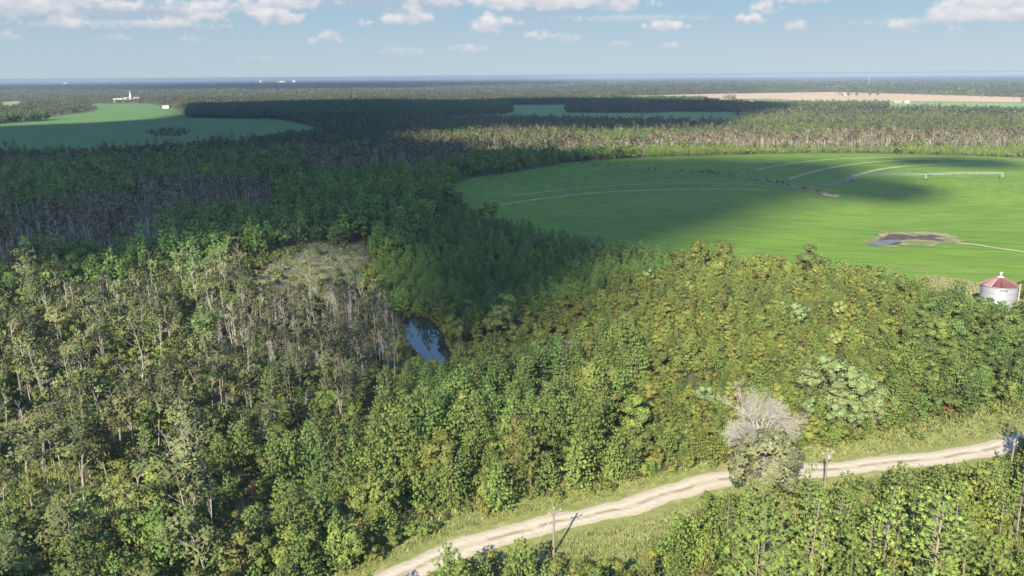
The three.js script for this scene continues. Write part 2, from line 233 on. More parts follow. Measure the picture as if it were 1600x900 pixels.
const roadBump = paint(256, 1024, (x, y) => { const b = fbm(x * 12, y * 90, 4, 161) * 0.6 + 0.4 * Math.abs(Math.sin(x * 6.28 * 1)); return [b, b, b]; }, false); roadBump.repeat.set(1, 1 / 45);
ribbon('dirt_road', ROAD, 5.4, 0.07, new THREE.MeshStandardMaterial({ map: roadTex, bumpMap: roadBump, bumpScale: 0.12, roughness: 1 }), 'pale sandy dirt road curving across the lower right', 11, 0.75);

// wheel tracks and the brushy ditch in the crop
const trackTex = paint(64, 512, (x, y) => { const n = fbm(x * 3, y * 40, 4, 171), e = 1 - sstep(Math.abs(x - 0.5), 0.2, 0.5); return mix3([0.10, 0.22, 0.03], [0.44, 0.40, 0.17], clamp(e * (0.3 + n), 0, 1)); }); trackTex.repeat.set(1, 1 / 120);
const trackMat = texMat(trackTex);
[[[[745, 327], [800, 317], [870, 308], [950, 300], [1050, 296], [1120, 295.5], [1200, 297]], 4.5, 'long tan wheel track bowed across the shaded crop'],
  [[[790, 308], [850, 300], [930, 292], [1000, 288], [1060, 286.5], [1180, 288]], 3, 'faint wheel track beyond the long one in the shaded crop'],
  [[[1180, 266], [1215, 259], [1250, 254], [1300, 249], [1380, 246], [1480, 245]], 6, 'farthest curved track in the crop right of the ditch'],
  [[[1232, 280], [1265, 270], [1300, 262], [1340, 256], [1380, 252], [1440, 249.5], [1540, 249]], 5.5, 'middle curved track in the crop right of the ditch'],
  [[[1318, 284], [1335, 276], [1360, 268], [1395, 262], [1440, 258], [1500, 255.5], [1560, 255.5], [1700, 260]], 6.5, 'nearest curved track running behind the irrigator'],
  [[[1480, 378], [1520, 382], [1560, 388], [1600, 394], [1700, 408]], 3.5, 'worn tan track leading right from the muddy hollow']].forEach(([p, w, l], i) => ribbon('wheel_track', p, w, 0.10 + i * 0.012, trackMat, l, 30 + i, 1.3));
const DITCH = [[895, 254], [950, 259], [1005, 264], [1060, 267], [1110, 270], [1160, 275], [1200, 283], [1230, 291], [1270, 298], [1305, 305]];
ribbon('ditch', DITCH, 9, 0.19, new THREE.MeshStandardMaterial({ map: dryTex, roughness: 1 }), 'brushy ditch cutting through the crop field', 40, 2.5);
ribbon('ditch', [[1225, 290], [1270, 292], [1300, 288], [1320, 281], [1340, 276]], 7, 0.205, new THREE.MeshStandardMaterial({ map: dryTex, roughness: 1 }), 'weedy strip from the ditch to the irrigator', 41, 2);
sheet('bare_dirt', smoothClosed([[1284, 303], [1300, 303], [1312, 307], [1306, 308.5], [1290, 306.5]], 30, 0.6, 3), texMat(tanTex), 0.22, 'pale bare spit at the end of the ditch');

// muddy hollow with standing water in the crop
const mudTex = paint(256, 256, (x, y) => { const n = fbm(x * 10, y * 10, 5, 181, 10), m = fbm(x * 4, y * 4, 3, 185, 4); return mix3(mix3([0.035, 0.028, 0.022], [0.10, 0.075, 0.05], n), [0.30, 0.24, 0.14], sstep(m, 0.5, 0.7) * 0.8); }); mudTex.repeat.set(1 / 30, 1 / 30);
sheet('mud_flat', smoothClosed([[1354, 379], [1376, 366], [1372, 360], [1392, 361], [1420, 364], [1450, 363], [1480, 366], [1494, 374], [1512, 379], [1480, 380], [1452, 385], [1420, 384], [1390, 386], [1366, 384]], 110, 3.5, 12), texMat(dryTex), 0.21, 'dry pale rim around the muddy hollow in the crop');
sheet('mud', smoothClosed([[1376, 374], [1388, 368], [1404, 366], [1430, 370], [1452, 367], [1474, 371], [1472, 377], [1450, 376], [1425, 374.5], [1404, 381], [1390, 384], [1370, 383]], 90, 2.5, 13), texMat(mudTex), 0.23, 'dark wet mud in the crop field');
const waterMat = (r, g, b) => new THREE.MeshPhysicalMaterial({ color: lin(r, g, b), roughness: 0.02, ior: 1.9, specularIntensity: 1 });
sheet('puddle', smoothClosed([[1357, 382], [1376, 377], [1392, 375.5], [1408, 376.5], [1398, 380.5], [1384, 384], [1366, 384.5]], 50, 0.9, 14), waterMat(0.04, 0.05, 0.06), 0.25, 'shallow blue water standing in the crop field').name = 'puddle_water';

// the pond, a little below its dark bank
sheet('pond_bank', smoothClosed(POND.map(([u, v]) => [673 + (u - 673) * 1.16, 536 + (v - 536) * 1.12]), 70, 1, 15), texMat(mudTex), 0.04, 'dark muddy bank around the pond');
sheet('pond_water', smoothClosed(POND, 90, 0.7, 16), new THREE.MeshPhysicalMaterial({ color: lin(0.008, 0.016, 0.03), roughness: 0.015, ior: 2.33 }), 0.09, 'small still pond in the woods reflecting blue sky');

// ───────────────────────── plants: builders ─────────────────────────
class MB {
  constructor() { this.p = []; this.n = []; this.c = []; this.soft = 0.62; }
  tri(a, b, c, n, col) {
    const ux = b.x - a.x, uy = b.y - a.y, uz = b.z - a.z, vx = c.x - a.x, vy = c.y - a.y, vz = c.z - a.z;
    let gx = uy * vz - uz * vy, gy = uz * vx - ux * vz, gz = ux * vy - uy * vx; const l = Math.hypot(gx, gy, gz) || 1; gx /= l; gy /= l; gz /= l;
    if (n) { if (gx * n.x + gy * n.y + gz * n.z < 0) { [b, c] = [c, b]; gx = -gx; gy = -gy; gz = -gz; } const w = this.soft; gx = gx * (1 - w) + n.x * w; gy = gy * (1 - w) + n.y * w; gz = gz * (1 - w) + n.z * w; const m = Math.hypot(gx, gy, gz) || 1; gx /= m; gy /= m; gz /= m; }
    this.p.push(a.x, a.y, a.z, b.x, b.y, b.z, c.x, c.y, c.z);
    for (let i = 0; i < 3; i++) { this.n.push(gx, gy, gz); this.c.push(col[0], col[1], col[2]); }
  }
  limb(a, b, r0, r1, sides, col) {
    const d = b.clone().sub(a).normalize(), s = Math.abs(d.y) < 0.9 ? V(0, 1, 0) : V(1, 0, 0), x = s.clone().cross(d).normalize(), y = d.clone().cross(x);
    let pa, pb, pn;
    for (let i = 0; i <= sides; i++) {
      const t = i / sides * Math.PI * 2, n = x.clone().multiplyScalar(Math.cos(t)).addScaledVector(y, Math.sin(t)), qa = a.clone().addScaledVector(n, r0), qb = b.clone().addScaledVector(n, r1);
      if (i) { const nn = n.clone().add(pn).normalize(); this.tri(pa, qa, pb, nn, col); if (r1 > 0.002) this.tri(qa, qb, pb, nn, col); }
      pa = qa; pb = qb; pn = n;
    }
  }
  leaf(c, n, s, col, out, r) {                                                       // an irregular four-cornered spray of leaves
    const t = V(r() - 0.5, r() - 0.5, r() - 0.5).cross(n).normalize(), b = n.clone().cross(t);
    const k = () => 0.6 + 0.7 * r(), A = c.clone().addScaledVector(t, s * k()), B = c.clone().addScaledVector(b, s * 0.7 * k()).addScaledVector(n, s * 0.25), C = c.clone().addScaledVector(t, -s * k()), D = c.clone().addScaledVector(b, -s * 0.7 * k()).addScaledVector(n, -s * 0.2);
    this.tri(A, B, C, out, col); this.tri(A, C, D, out, col);
  }
  build() { const g = new THREE.BufferGeometry(); g.setAttribute('position', new THREE.Float32BufferAttribute(this.p, 3)); g.setAttribute('normal', new THREE.Float32BufferAttribute(this.n, 3)); g.setAttribute('color', new THREE.Float32BufferAttribute(this.c, 3)); return g; }
  get empty() { return !this.p.length; }
}
const unit = (r) => { const z = r() * 2 - 1, a = r() * Math.PI * 2, k = Math.sqrt(1 - z * z); return V(k * Math.cos(a), z, k * Math.sin(a)); };
const tone = (c, k) => [c[0] * k, c[1] * k, c[2] * k];

function tuft(mb, c, d, L, w, blades, col, mid, r) {
  for (let i = 0; i < blades; i++) {
    const q = unit(r).multiplyScalar(0.95).addScaledVector(d, 0.75).normalize(), s = unit(r).cross(q).normalize(), l = L * (0.65 + 0.6 * r());
    const out = c.clone().sub(mid).normalize().multiplyScalar(0.55).addScaledVector(q, 0.6).add(V(0, 0.25, 0)).normalize(), k = 0.9 + 0.22 * r();
    mb.tri(c.clone().addScaledVector(s, w / 2), c.clone().addScaledVector(s, -w / 2).addScaledVector(q, l * 0.2), c.clone().addScaledVector(q, l), out, tone(col, k));
  }
}
const ICO = (() => { const g = new THREE.IcosahedronGeometry(1, 0), p = g.attributes.position, pts = [], ids = []; for (let i = 0; i < p.count; i++) { const v = V().fromBufferAttribute(p, i); let k = pts.findIndex((q) => q.distanceTo(v) < 1e-4); if (k < 0) { k = pts.length; pts.push(v); } ids.push(k); } return { pts, ids }; })();
const OCT = { pts: [V(1, 0, 0), V(-1, 0, 0), V(0, 1, 0), V(0, -1, 0), V(0, 0, 1), V(0, 0, -1)], ids: [0, 2, 4, 4, 2, 1, 1, 2, 5, 5, 2, 0, 4, 3, 0, 1, 3, 4, 5, 3, 1, 0, 3, 5] };
function knot(mb, c, R, col, mid, r) {
  const tx = (r() - 0.5) * 1.4, ty = r() * 6.28, tz = (r() - 0.5) * 1.4, e = new THREE.Euler(tx, ty, tz), q = OCT.pts.map((v) => v.clone().applyEuler(e).multiplyScalar(R * (0.55 + 0.9 * r())).add(c)), away = c.clone().sub(mid).normalize().multiplyScalar(0.75);
  mb.soft = 0.55; for (let i = 0; i < 24; i += 3) { const [A, B, D] = [q[OCT.ids[i]], q[OCT.ids[i + 1]], q[OCT.ids[i + 2]]], out = V().add(A).add(B).add(D).divideScalar(3).sub(c).normalize().multiplyScalar(0.7).add(away).add(V(0, 0.12, 0)).normalize(); mb.tri(A, B, D, out, tone(col, 0.87 + 0.26 * r())); } mb.soft = 0.62;
}
function clump(mb, c, R, col, mid, r, squash = 0.85, rough = 0.75) {                  // a ragged knot of foliage
  const q = ICO.pts.map((v) => v.clone().multiplyScalar(R * (1 - rough / 2 + rough * r())).setY(v.y * R * squash * (1 - rough / 2 + rough * r())).add(c)), away = c.clone().sub(mid).normalize().multiplyScalar(0.75);
  mb.soft = 0.55;
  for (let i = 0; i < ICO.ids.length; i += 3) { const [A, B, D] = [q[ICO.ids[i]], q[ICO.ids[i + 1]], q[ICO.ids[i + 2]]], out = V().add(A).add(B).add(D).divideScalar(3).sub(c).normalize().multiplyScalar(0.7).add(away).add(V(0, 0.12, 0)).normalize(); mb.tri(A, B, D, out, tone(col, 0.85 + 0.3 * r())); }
  mb.soft = 0.62;
}
// conifers: whorls of boughs that carry needle tufts
function pine(seed, o) {
  const r = rng(seed), W = new MB(), F = new MB(), { h, R, bare, whorls, leaf, blades, col, bark, top = 0.85 } = o, lean = V((r() - 0.5) * 0.05 * h, h, (r() - 0.5) * 0.05 * h);
  const at = (t) => V(lean.x * t * t, h * t, lean.z * t * t), rad = (t) => o.trunk * (1 - 0.88 * t) + 0.015, n = 5;
  for (let i = 0; i < n; i++) W.limb(at(i / n), at((i + 1) / n), rad(i / n), rad((i + 1) / n), o.sides || 5, tone(bark, 0.85 + 0.3 * r()));
  for (let i = 0; i < whorls; i++) {
    const t = i / (whorls - 1), y = bare + (0.985 - bare) * t, c = at(y), k = Math.pow(1 - t, top) * sstep(t, -0.25, 0.28), reach = R * (0.16 + 0.84 * k), boughs = Math.max(3, Math.round(o.boughs * (0.55 + 0.45 * k))), a0 = r() * 6.28;
    for (let b = 0; b < boughs; b++) {
      if (r() < (o.gap || 0.1)) continue;
      const a = a0 + b / boughs * 6.28 + (r() - 0.5) * 0.7, len = reach * (0.65 + 0.5 * r()), rise = 0.18 + 0.5 * t, e = c.clone().add(V(Math.cos(a) * len, len * rise, Math.sin(a) * len)), mid = at(Math.max(0, y - 0.08));
      if (len > 0.7 && o.limbs !== 0) W.limb(c, e, 0.02 + 0.012 * len * (o.limbW || 1), 0.008, 3, tone(bark, 0.7));
      const m = Math.max(1, Math.round(len / (leaf * (o.pack || 1.25)))), g = 0.78 + 0.44 * r();
      for (let j = 0; j < m; j++) {
        const f = m === 1 ? 0.85 : 0.38 + 0.64 * j / (m - 1), p = c.clone().lerp(e, f).add(V((r() - 0.5) * leaf * 0.9, (r() - 0.4) * leaf * 0.6, (r() - 0.5) * leaf * 0.9));
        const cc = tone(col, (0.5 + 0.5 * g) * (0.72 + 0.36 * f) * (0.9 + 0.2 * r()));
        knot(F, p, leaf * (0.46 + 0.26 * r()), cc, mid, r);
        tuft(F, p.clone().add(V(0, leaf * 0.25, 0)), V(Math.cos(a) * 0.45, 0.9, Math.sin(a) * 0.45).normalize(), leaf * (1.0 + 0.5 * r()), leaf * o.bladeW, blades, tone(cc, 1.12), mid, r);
      }
    }
  }
  tuft(F, at(1), V(0, 1, 0), leaf, leaf * o.bladeW, blades, tone(col, 1.15), at(0.9), r);
  return { trunk: W.build(), crown: F.build() };
}
// broad-leaved crowns: lobes of leaf sprays round forked limbs
function leafy(seed, o) {
  const r = rng(seed), W = new MB(), F = new MB(), { h, R, lobes, leaf, count, col, bark, base = 0.25, flat = 0.85 } = o, cy = h * (base + (1 - base) * 0.45), hy = h * (1 - base) * 0.55;
  const fork = V((r() - 0.5) * 0.1 * h, h * base * 1.1, (r() - 0.5) * 0.1 * h);
  W.limb(V(0, -0.2, 0), fork, o.trunk, o.trunk * 0.75, o.sides || 5, bark);
  const centre = V(fork.x, cy, fork.z);
  for (let i = 0; i < lobes; i++) {
    const d = unit(r); d.y = d.y * 0.9 + 0.18; const q = Math.pow(r(), 0.4), size = (o.lobe || 0.42) * R * (0.7 + 0.6 * r()), c = centre.clone().add(V(d.x * (R - size * 0.7) * q, d.y * (hy - size * 0.5) * q, d.z * (R - size * 0.7) * q)), g = 0.72 + 0.5 * r(), warm = (r() - 0.5) * 0.13;
    const lc = [col[0] * g * (1 + warm), col[1] * g, col[2] * g * (1 - warm)];
    W.limb(fork, c, o.trunk * 0.45, 0.015, 3, tone(bark, 0.9));
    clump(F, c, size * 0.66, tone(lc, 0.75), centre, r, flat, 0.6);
    for (let k = 0; k < count / lobes; k++) {
      const n = unit(r); if (n.y < -0.35) n.y *= -0.6; const p = c.clone().add(V(n.x * size, n.y * size * flat, n.z * size).multiplyScalar(0.72 + 0.42 * r()));
      const out = n.clone().multiplyScalar(0.7).addScaledVector(p.clone().sub(centre).normalize(), 0.5).add(V(0, 0.15, 0)).normalize(), m = n.clone().addScaledVector(unit(r), 0.75).normalize();
      F.leaf(p, m, leaf * (0.6 + 0.7 * r()), tone(lc, 0.87 + 0.26 * r()), out, r);
    }
  }
  return { trunk: W.build(), crown: F.build() };
}
// swamp trees and snags: tall pale stems, forked limbs, few or no leaves
function stem(seed, o) {
  const r = rng(seed), W = new MB(), F = new MB(), { h, bark, leaf, col } = o, tips = [];
  const grow = (p, d, len, rad, depth) => {
    const segs = depth === 0 ? 5 : 2; let q = p.clone(), dir = d.clone();
    const marks = [];
    for (let i = 0; i < segs; i++) {
      const nd = dir.clone().addScaledVector(unit(r), depth === 0 ? 0.07 : 0.28).addScaledVector(V(0, 1, 0), depth === 0 ? 0.04 : 0.10).normalize(), e = q.clone().addScaledVector(nd, len / segs), f0 = 1 - i / segs * 0.75, f1 = 1 - (i + 1) / segs * 0.75;
      W.limb(q, e, rad * f0, Math.max(0.008, rad * f1), depth === 0 ? (o.sides || 5) : 3, tone(bark, 0.8 + 0.35 * r())); marks.push([e.clone(), nd, (i + 1) / segs, rad * f1]); q = e; dir = nd;
    }
    tips.push([q, depth]);
    if (depth >= o.depth) return;
    const kids = depth === 0 ? o.limbs : 2 + Math.floor(r() * 2.4);
    for (let k = 0; k < kids; k++) {
      const t = depth === 0 ? lerp(o.from, 1, (k + 0.5 * r()) / kids) : 0.35 + 0.65 * r(), f = t * segs, i = Math.min(segs - 1, Math.floor(f)), a = i === 0 ? p : marks[i - 1][0], b = marks[i][0], s = a.clone().lerp(b, f - i);
      const side = unit(r); side.addScaledVector(dir, -side.dot(dir)).normalize();
      const nd = dir.clone().multiplyScalar(o.up * (0.7 + 0.6 * r())).addScaledVector(side, 1).normalize();
      grow(s, nd, len * (depth === 0 ? o.spread * (1.15 - 0.6 * t) : 0.55) * (0.7 + 0.5 * r()), Math.max(0.012, rad * (depth === 0 ? 0.42 : 0.5)), depth + 1);
    }
  };
  grow(V(0, -0.2, 0), V((r() - 0.5) * o.lean, 1, (r() - 0.5) * o.lean).normalize(), h, o.trunk, 0);
  if (leaf) {
    const mid = V(0, h * 0.72, 0);
    for (const [p, depth] of tips) if (depth >= 1 && r() < o.leafy) {
      const g = 0.7 + 0.55 * r();
      for (let k = 0; k < o.spray; k++) { const q = p.clone().addScaledVector(unit(r), o.cloud * (0.3 + 0.8 * r())), out = q.clone().sub(mid).normalize().add(V(0, 0.35, 0)).normalize(); F.leaf(q, out.clone().addScaledVector(unit(r), 0.7).normalize(), leaf * (0.6 + 0.7 * r()), tone(col, g * (0.8 + 0.4 * r())), out, r); }
    }
  }
  return { trunk: W.build(), crown: F.empty ? null : F.build() };
}
function joined({ trunk, crown }) { return crown ? mergeGeometries([trunk, crown]) : trunk; }

// base colours of leaves and bark
const C = { pine: [0.114, 0.172, 0.036], scrub: [0.140, 0.178, 0.036], deep: [0.07, 0.12, 0.03], grey: [0.142, 0.165, 0.058], silver: [0.22, 0.30, 0.105], olive: [0.18, 0.20, 0.088], bark: [0.17, 0.125, 0.09], pale: [0.31, 0.285, 0.24], white: [0.44, 0.41, 0.36] };
const KINDS = {
  young_pine: { n: 6, near: (s) => pine(s, { h: 6.4 + (s % 3) * 0.5, R: 2.35 + 0.15 * (s % 4), bare: 0.06, whorls: 12, boughs: 8, leaf: 0.31, bladeW: 0.3, blades: 6, pack: 1.45, col: C.pine, bark: C.bark, trunk: 0.10, gap: 0.12, top: 0.88, limbs: 0 }), mid: (s) => pine(s, { h: 6.2, R: 2.1, bare: 0.1, whorls: 8, boughs: 6, leaf: 0.6, bladeW: 0.35, blades: 2, pack: 1.8, col: C.pine, bark: C.bark, trunk: 0.1, gap: 0.08, sides: 3, limbs: 0, top: 0.9 }) },
  broadleaf_tree: { n: 6, near: (s) => leafy(s, { h: 5.4 + (s % 3) * 0.5, R: 2.4 + 0.2 * (s % 3), lobes: 20, leaf: 0.185, count: 1150, col: C.scrub, bark: C.bark, base: 0.08, trunk: 0.11, lobe: 0.34 }), mid: (s) => leafy(s, { h: 5.6, R: 2.5, lobes: 13, leaf: 0.33, count: 290, col: C.scrub, bark: C.bark, base: 0.1, trunk: 0.11, sides: 3 }) },
  grey_tree: { n: 5, near: (s) => stem(s, { h: 10.5 + (s % 3), trunk: 0.14, bark: C.pale, limbs: 8, from: 0.45, spread: 0.34, up: 1.0, depth: 2, lean: 0.3, leaf: 0.27, leafy: 0.8, spray: 20, cloud: 0.85, col: C.grey }), mid: (s) => stem(s, { h: 11, trunk: 0.16, bark: [0.32, 0.30, 0.27], limbs: 6, from: 0.6, spread: 0.34, up: 1.0, depth: 1, lean: 0.25, leaf: 0.6, leafy: 0.9, spray: 10, cloud: 1.05, col: [0.145, 0.138, 0.062], sides: 3 }) },
  dead_tree: { n: 4, near: (s) => stem(s, { h: 9.5 + (s % 3), trunk: 0.13, bark: C.white, limbs: 11, from: 0.42, spread: 0.22, up: 1.7, depth: 3, lean: 0.16, sides: 4 }), mid: (s) => stem(s, { h: 10.5, trunk: 0.18, bark: C.white, limbs: 7, from: 0.5, spread: 0.2, up: 1.8, depth: 1, lean: 0.2, sides: 3 }) },
  tall_pine: { n: 5, near: (s) => pine(s, { h: 13 + (s % 3), R: 2.7 + 0.2 * (s % 3), bare: 0.42, whorls: 11, boughs: 8, leaf: 0.36, bladeW: 0.3, blades: 4, pack: 1.6, col: tone(C.pine, 1.05), bark: [0.25, 0.215, 0.185], trunk: 0.17, gap: 0.2, top: 0.55, limbW: 1.4 }), mid: (s) => pine(s, { h: 13.5, R: 2.8, bare: 0.42, whorls: 5, boughs: 5, leaf: 1.0, bladeW: 0.4, blades: 1, pack: 2, col: C.pine, bark: [0.25, 0.19, 0.14], trunk: 0.18, gap: 0.12, sides: 3, limbs: 0, top: 0.55 }) },
  silver_tree: { n: 3, near: (s) => leafy(s, { h: 7.5, R: 2.9, lobes: 26, leaf: 0.17, count: 1700, col: C.silver, bark: C.pale, base: 0.1, trunk: 0.13, lobe: 0.28, flat: 1 }), mid: (s) => leafy(s, { h: 7, R: 2.7, lobes: 10, leaf: 0.5, count: 120, col: C.silver, bark: C.pale, base: 0.1, trunk: 0.13, sides: 3 }) },
  shrub: { n: 4, near: (s) => leafy(s, { h: 1.8, R: 1.3, lobes: 7, leaf: 0.2, count: 170, col: C.scrub, bark: C.bark, base: 0.02, trunk: 0.04, sides: 3 }), mid: (s) => leafy(s, { h: 1.9, R: 1.5, lobes: 4, leaf: 0.45, count: 40, col: C.scrub, bark: C.bark, base: 0.02, trunk: 0.04, sides: 3 }) },
};
const TALL = { young_pine: 6.8, broadleaf_tree: 6, grey_tree: 11.5, dead_tree: 10.5, tall_pine: 14, silver_tree: 7.5, shrub: 1.9 };
for (const k in KINDS) { const K = KINDS[k]; let s = 17 + k.length * 131; K.parts = []; K.low = []; for (let i = 0; i < K.n; i++) K.parts.push(K.near(s + i * 7)); for (let i = 0; i < 3; i++) K.low.push(joined(K.mid(s + 500 + i * 7))); K.whole = K.parts.map(joined); }

// ───────────────────────── planting plan ─────────────────────────
const R0 = rng(20240817);
const plan = { near: {}, mid: {} };
for (const k in KINDS) { plan.near[k] = []; plan.mid[k] = []; }
const heroes = [];                                                                   // [x, z, clear radius]
const clearOf = (x, z) => { for (const [a, b, q] of heroes) if ((a - x) ** 2 + (b - z) ** 2 < q * q) return false; return true; };
heroes.push([SILO.x, SILO.z, 9.5]);
const nearRoad = (() => { const c = new THREE.CatmullRomCurve3(ROAD.map(([u, v]) => G(u, v)), false, 'centripetal').getSpacedPoints(160); return (x, z) => { let m = 1e9; for (const p of c) m = Math.min(m, (p.x - x) ** 2 + (p.z - z) ** 2); return Math.sqrt(m); }; })();
function fits(kind, x, z, s, d) {                                                   // keeps the pond, the clearing and the road open to view from the east, as they are
  for (let n = 0; n < 10; n++) {
    let bad = false;
    for (let f = 0.1; f <= 1 && !bad; f += 0.075) for (const o of [-1.7, -0.9, 0, 0.9, 1.7]) { const [u, v] = survey(x + o * s * (1.15 - 0.5 * f), TALL[kind] * s * 1.06 * f, z); if (KEEP.some((q) => inside(q, u, v)) || (!o && [BARE[0], BARE[2]].some((q) => inside(q, u, v))) || (d < 147 && inside(HIDE[0], u, v)) || (d < 300 && inside(HIDE[1], u, v))) bad = true; }
    if (!bad) return s; s *= 0.84;
  }
  return 0;
}
const PONDC = G(676, 538);
function put(kind, x, z, s, tint, d, zone) {
  if (zone === 'wood' && (kind === 'grey_tree' || kind === 'tall_pine' || kind === 'dead_tree')) s *= 0.62;
  if (d > 800) s *= 0.82;
  const pd = Math.hypot(x - PONDC.x, z - PONDC.z); if (pd < 42) s *= 0.5 + 0.4 * pd / 42;
  if (d < 460 && zone !== 'clear' && !(s = fits(kind, x, z, s, d))) return;
  if (d < 460 && s < 0.3 && kind !== 'shrub') return;
  (d < 290 ? plan.near : plan.mid)[kind].push({ x, z, s, sy: s * (0.88 + 0.26 * R0()), turn: R0() * 6.283, tint, d, zone, v: Math.floor(R0() * 1000) });
}
const pick = (w) => { let t = 0; for (const k in w) t += w[k]; let q = R0() * t; for (const k in w) if ((q -= w[k]) < 0) return k; };
// what grows at a place: species shares, spacing, size, tint (multiplies the leaf colour)
function habitat(u, v, x, z, d) {
  const patch = fbm(x / 22, z / 22, 3, 7), wide = fbm(x / 70 + 9, z / 70, 3, 17);
  if (inside(NEARSIDE, u, v)) return { z: 'near', w: u > 1090 ? { tall_pine: 0.34, young_pine: 0.5, broadleaf_tree: 0.26 } : { young_pine: 0.8, tall_pine: 0.03, broadleaf_tree: 0.2 }, gap: 4.6, s: [0.75, 1.7], tint: [1.14, 1.06, 0.9], full: 0.88 };
  if (inside(DIEBACK, u, v)) return { z: 'grey', w: { grey_tree: 0.36, dead_tree: 0.56, broadleaf_tree: 0.2 }, gap: 3.2, s: [0.75, 1.2], tint: [0.75, 0.72, 0.9], full: 0.95 };
  if (inside(GREYWOOD, u, v)) return { z: 'grey', w: { grey_tree: 0.42, dead_tree: 0.12, broadleaf_tree: 0.46, tall_pine: 0.03, young_pine: 0.06 }, gap: 4.6, s: [0.6, 1.35], tint: [0.80, 0.82, 0.78], full: 0.92 };
  if (inside(CLEARING, u, v)) return R0() < 0.45 ? { z: 'clear', w: { shrub: 0.8, broadleaf_tree: 0.16, dead_tree: 0.05, young_pine: 0.1 }, gap: 3.6, s: [0.28, 0.8], tint: [0.8, 0.86, 0.78], full: 1 } : null;
  if (inside(PLANTED, u, v)) return { z: 'plant', w: { young_pine: 0.86, broadleaf_tree: 0.14 }, gap: 3.0, s: [0.66, 0.95], tint: [1.1, 1.26, 1.1], full: 0.97 };  // leaf colour itself raised to lighten these pines in cloud shade
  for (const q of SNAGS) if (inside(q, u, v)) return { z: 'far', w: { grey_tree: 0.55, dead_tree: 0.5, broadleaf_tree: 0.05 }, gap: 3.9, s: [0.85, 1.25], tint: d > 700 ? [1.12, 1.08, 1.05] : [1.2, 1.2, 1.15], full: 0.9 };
  if (inside(YOUNGBAND, u, v)) return { z: 'far', w: { young_pine: 0.8, broadleaf_tree: 0.3 }, gap: 3.8, s: [0.7, 1.05], tint: [1.1, 1.12, 0.85], full: 0.95 };
  if (v > 545 && u < 1000) return { z: u < 380 ? 'left' : 'slope', w: patch > 0.58 ? { broadleaf_tree: 0.6, young_pine: 0.4, grey_tree: u < 420 ? 0.08 : 0 } : { young_pine: 0.8, broadleaf_tree: 0.22, grey_tree: u < 420 ? 0.08 : 0 }, gap: 4.2, s: [0.6, 1.6], tint: v < 680 && u < 900 ? [0.82, 0.92, 0.9] : u < 560 ? [0.84, 0.88, 0.82] : [0.98, 0.98, 0.86], full: 0.88 };
  if (v > 392 && u > 820) { const g = sstep(u, 1300, 1560), y = 1 - g; return { z: 'scrub', w: { broadleaf_tree: 0.5 + 0.25 * g, young_pine: 0.42 - 0.2 * g, silver_tree: 0.012 }, gap: 3.2 + 0.6 * g, s: [0.42 + 0.25 * g, 1.0 + 0.35 * g], tint: [1.08 + 0.05 * y - 0.33 * g, 1.04 - 0.14 * g, 0.85], full: 0.97 }; }
  if (d < 1500) return { z: 'wood', w: d > 800 && wide > 0.45 ? { grey_tree: 0.6, broadleaf_tree: 0.4, tall_pine: 0.15, dead_tree: 0.1 } : wide > 0.6 ? { grey_tree: 0.3, broadleaf_tree: 0.65, dead_tree: 0.04, young_pine: 0.1 } : wide < 0.42 ? { young_pine: 0.65, broadleaf_tree: 0.4 } : { broadleaf_tree: 0.75, young_pine: 0.3, tall_pine: 0.03, grey_tree: 0.03 }, gap: d < 500 ? 5.2 : 6.3, s: [0.95, 2.1], tint: d > 800 ? [0.74, 0.74, 0.78] : [1.18 + 0.35 * (patch - 0.5), 1.36, 1.14], full: 0.97 };  // nearer leaves coloured brighter to make up for the cloud shade
  return null;
}
function blocked(u, v, x, z) {
  for (const f of FIELDS) if (inside(f, u, v)) return true;
  return inside(POND, u, v) || inside(APRON, u, v) || inside(VERGE, u, v) || BARE.some((b) => inside(b, u, v));
}
const inView = (x, z, pad) => -z > 30 && Math.abs(x) < -z * 0.66 + pad;

// heroes first: marked on the survey, each a thing of its own with its own label
const tintMats = new Map();
function tinted(t) { const q = t.map((c) => Math.round(c * 9) / 9), key = q.join(); if (!tintMats.has(key)) { const m = leafMat.clone(); m.color.setRGB(q[0], q[1], q[2]); tintMats.set(key, m); } return tintMats.get(key); }
const protos = new Map();
function tree(kind, variant, p, s, sy, turn, tint, label, category, group) {
  const K = KINDS[kind], i = variant % K.n, key = kind + i;
  let o;
  if (!protos.has(key)) {
    o = new THREE.Group(); mesh('trunk', K.parts[i].trunk, barkMat, o); if (K.parts[i].crown) mesh('crown', K.parts[i].crown, leafMat, o); protos.set(key, o);
  } else o = protos.get(key).clone();
  o.name = numbered(kind); o.position.copy(p); o.scale.set(s, sy, s); o.rotation.set(0, turn, 0); scene.add(o);
  const crown = o.children.find((c) => c.name === 'crown'); if (crown) crown.material = tinted(tint);
  o.userData = {}; return tag(o, label, category, group);
}
function hero(kind, u, v, s, tint, label, opts = {}) {
  const p = G(u, v); heroes.push([p.x, p.z, opts.clear ?? 1.6]);
  let sy = s; if (opts.top !== undefined) { const K = KINDS[kind], b = K.parts[(opts.variant || 0) % K.n]; b.trunk.computeBoundingBox(); if (b.crown) b.crown.computeBoundingBox(); const hh = Math.max(b.trunk.boundingBox.max.y, b.crown ? b.crown.boundingBox.max.y : 0); sy = heightTo(p, opts.top) / hh; s = sy * (opts.slim || 1); }
  const o = tree(kind, opts.variant || 0, p, s, sy, opts.turn ?? R0() * 6.28, tint, label, opts.cat || { young_pine: 'pine tree', tall_pine: 'pine tree', dead_tree: 'dead tree', grey_tree: 'tree', silver_tree: 'tree', broadleaf_tree: 'tree' }[kind]);
  if (opts.lean) o.rotation.set(opts.lean[1], o.rotation.y, -opts.lean[0], 'ZXY');
  return o;
}
const S1 = [1, 1, 1];
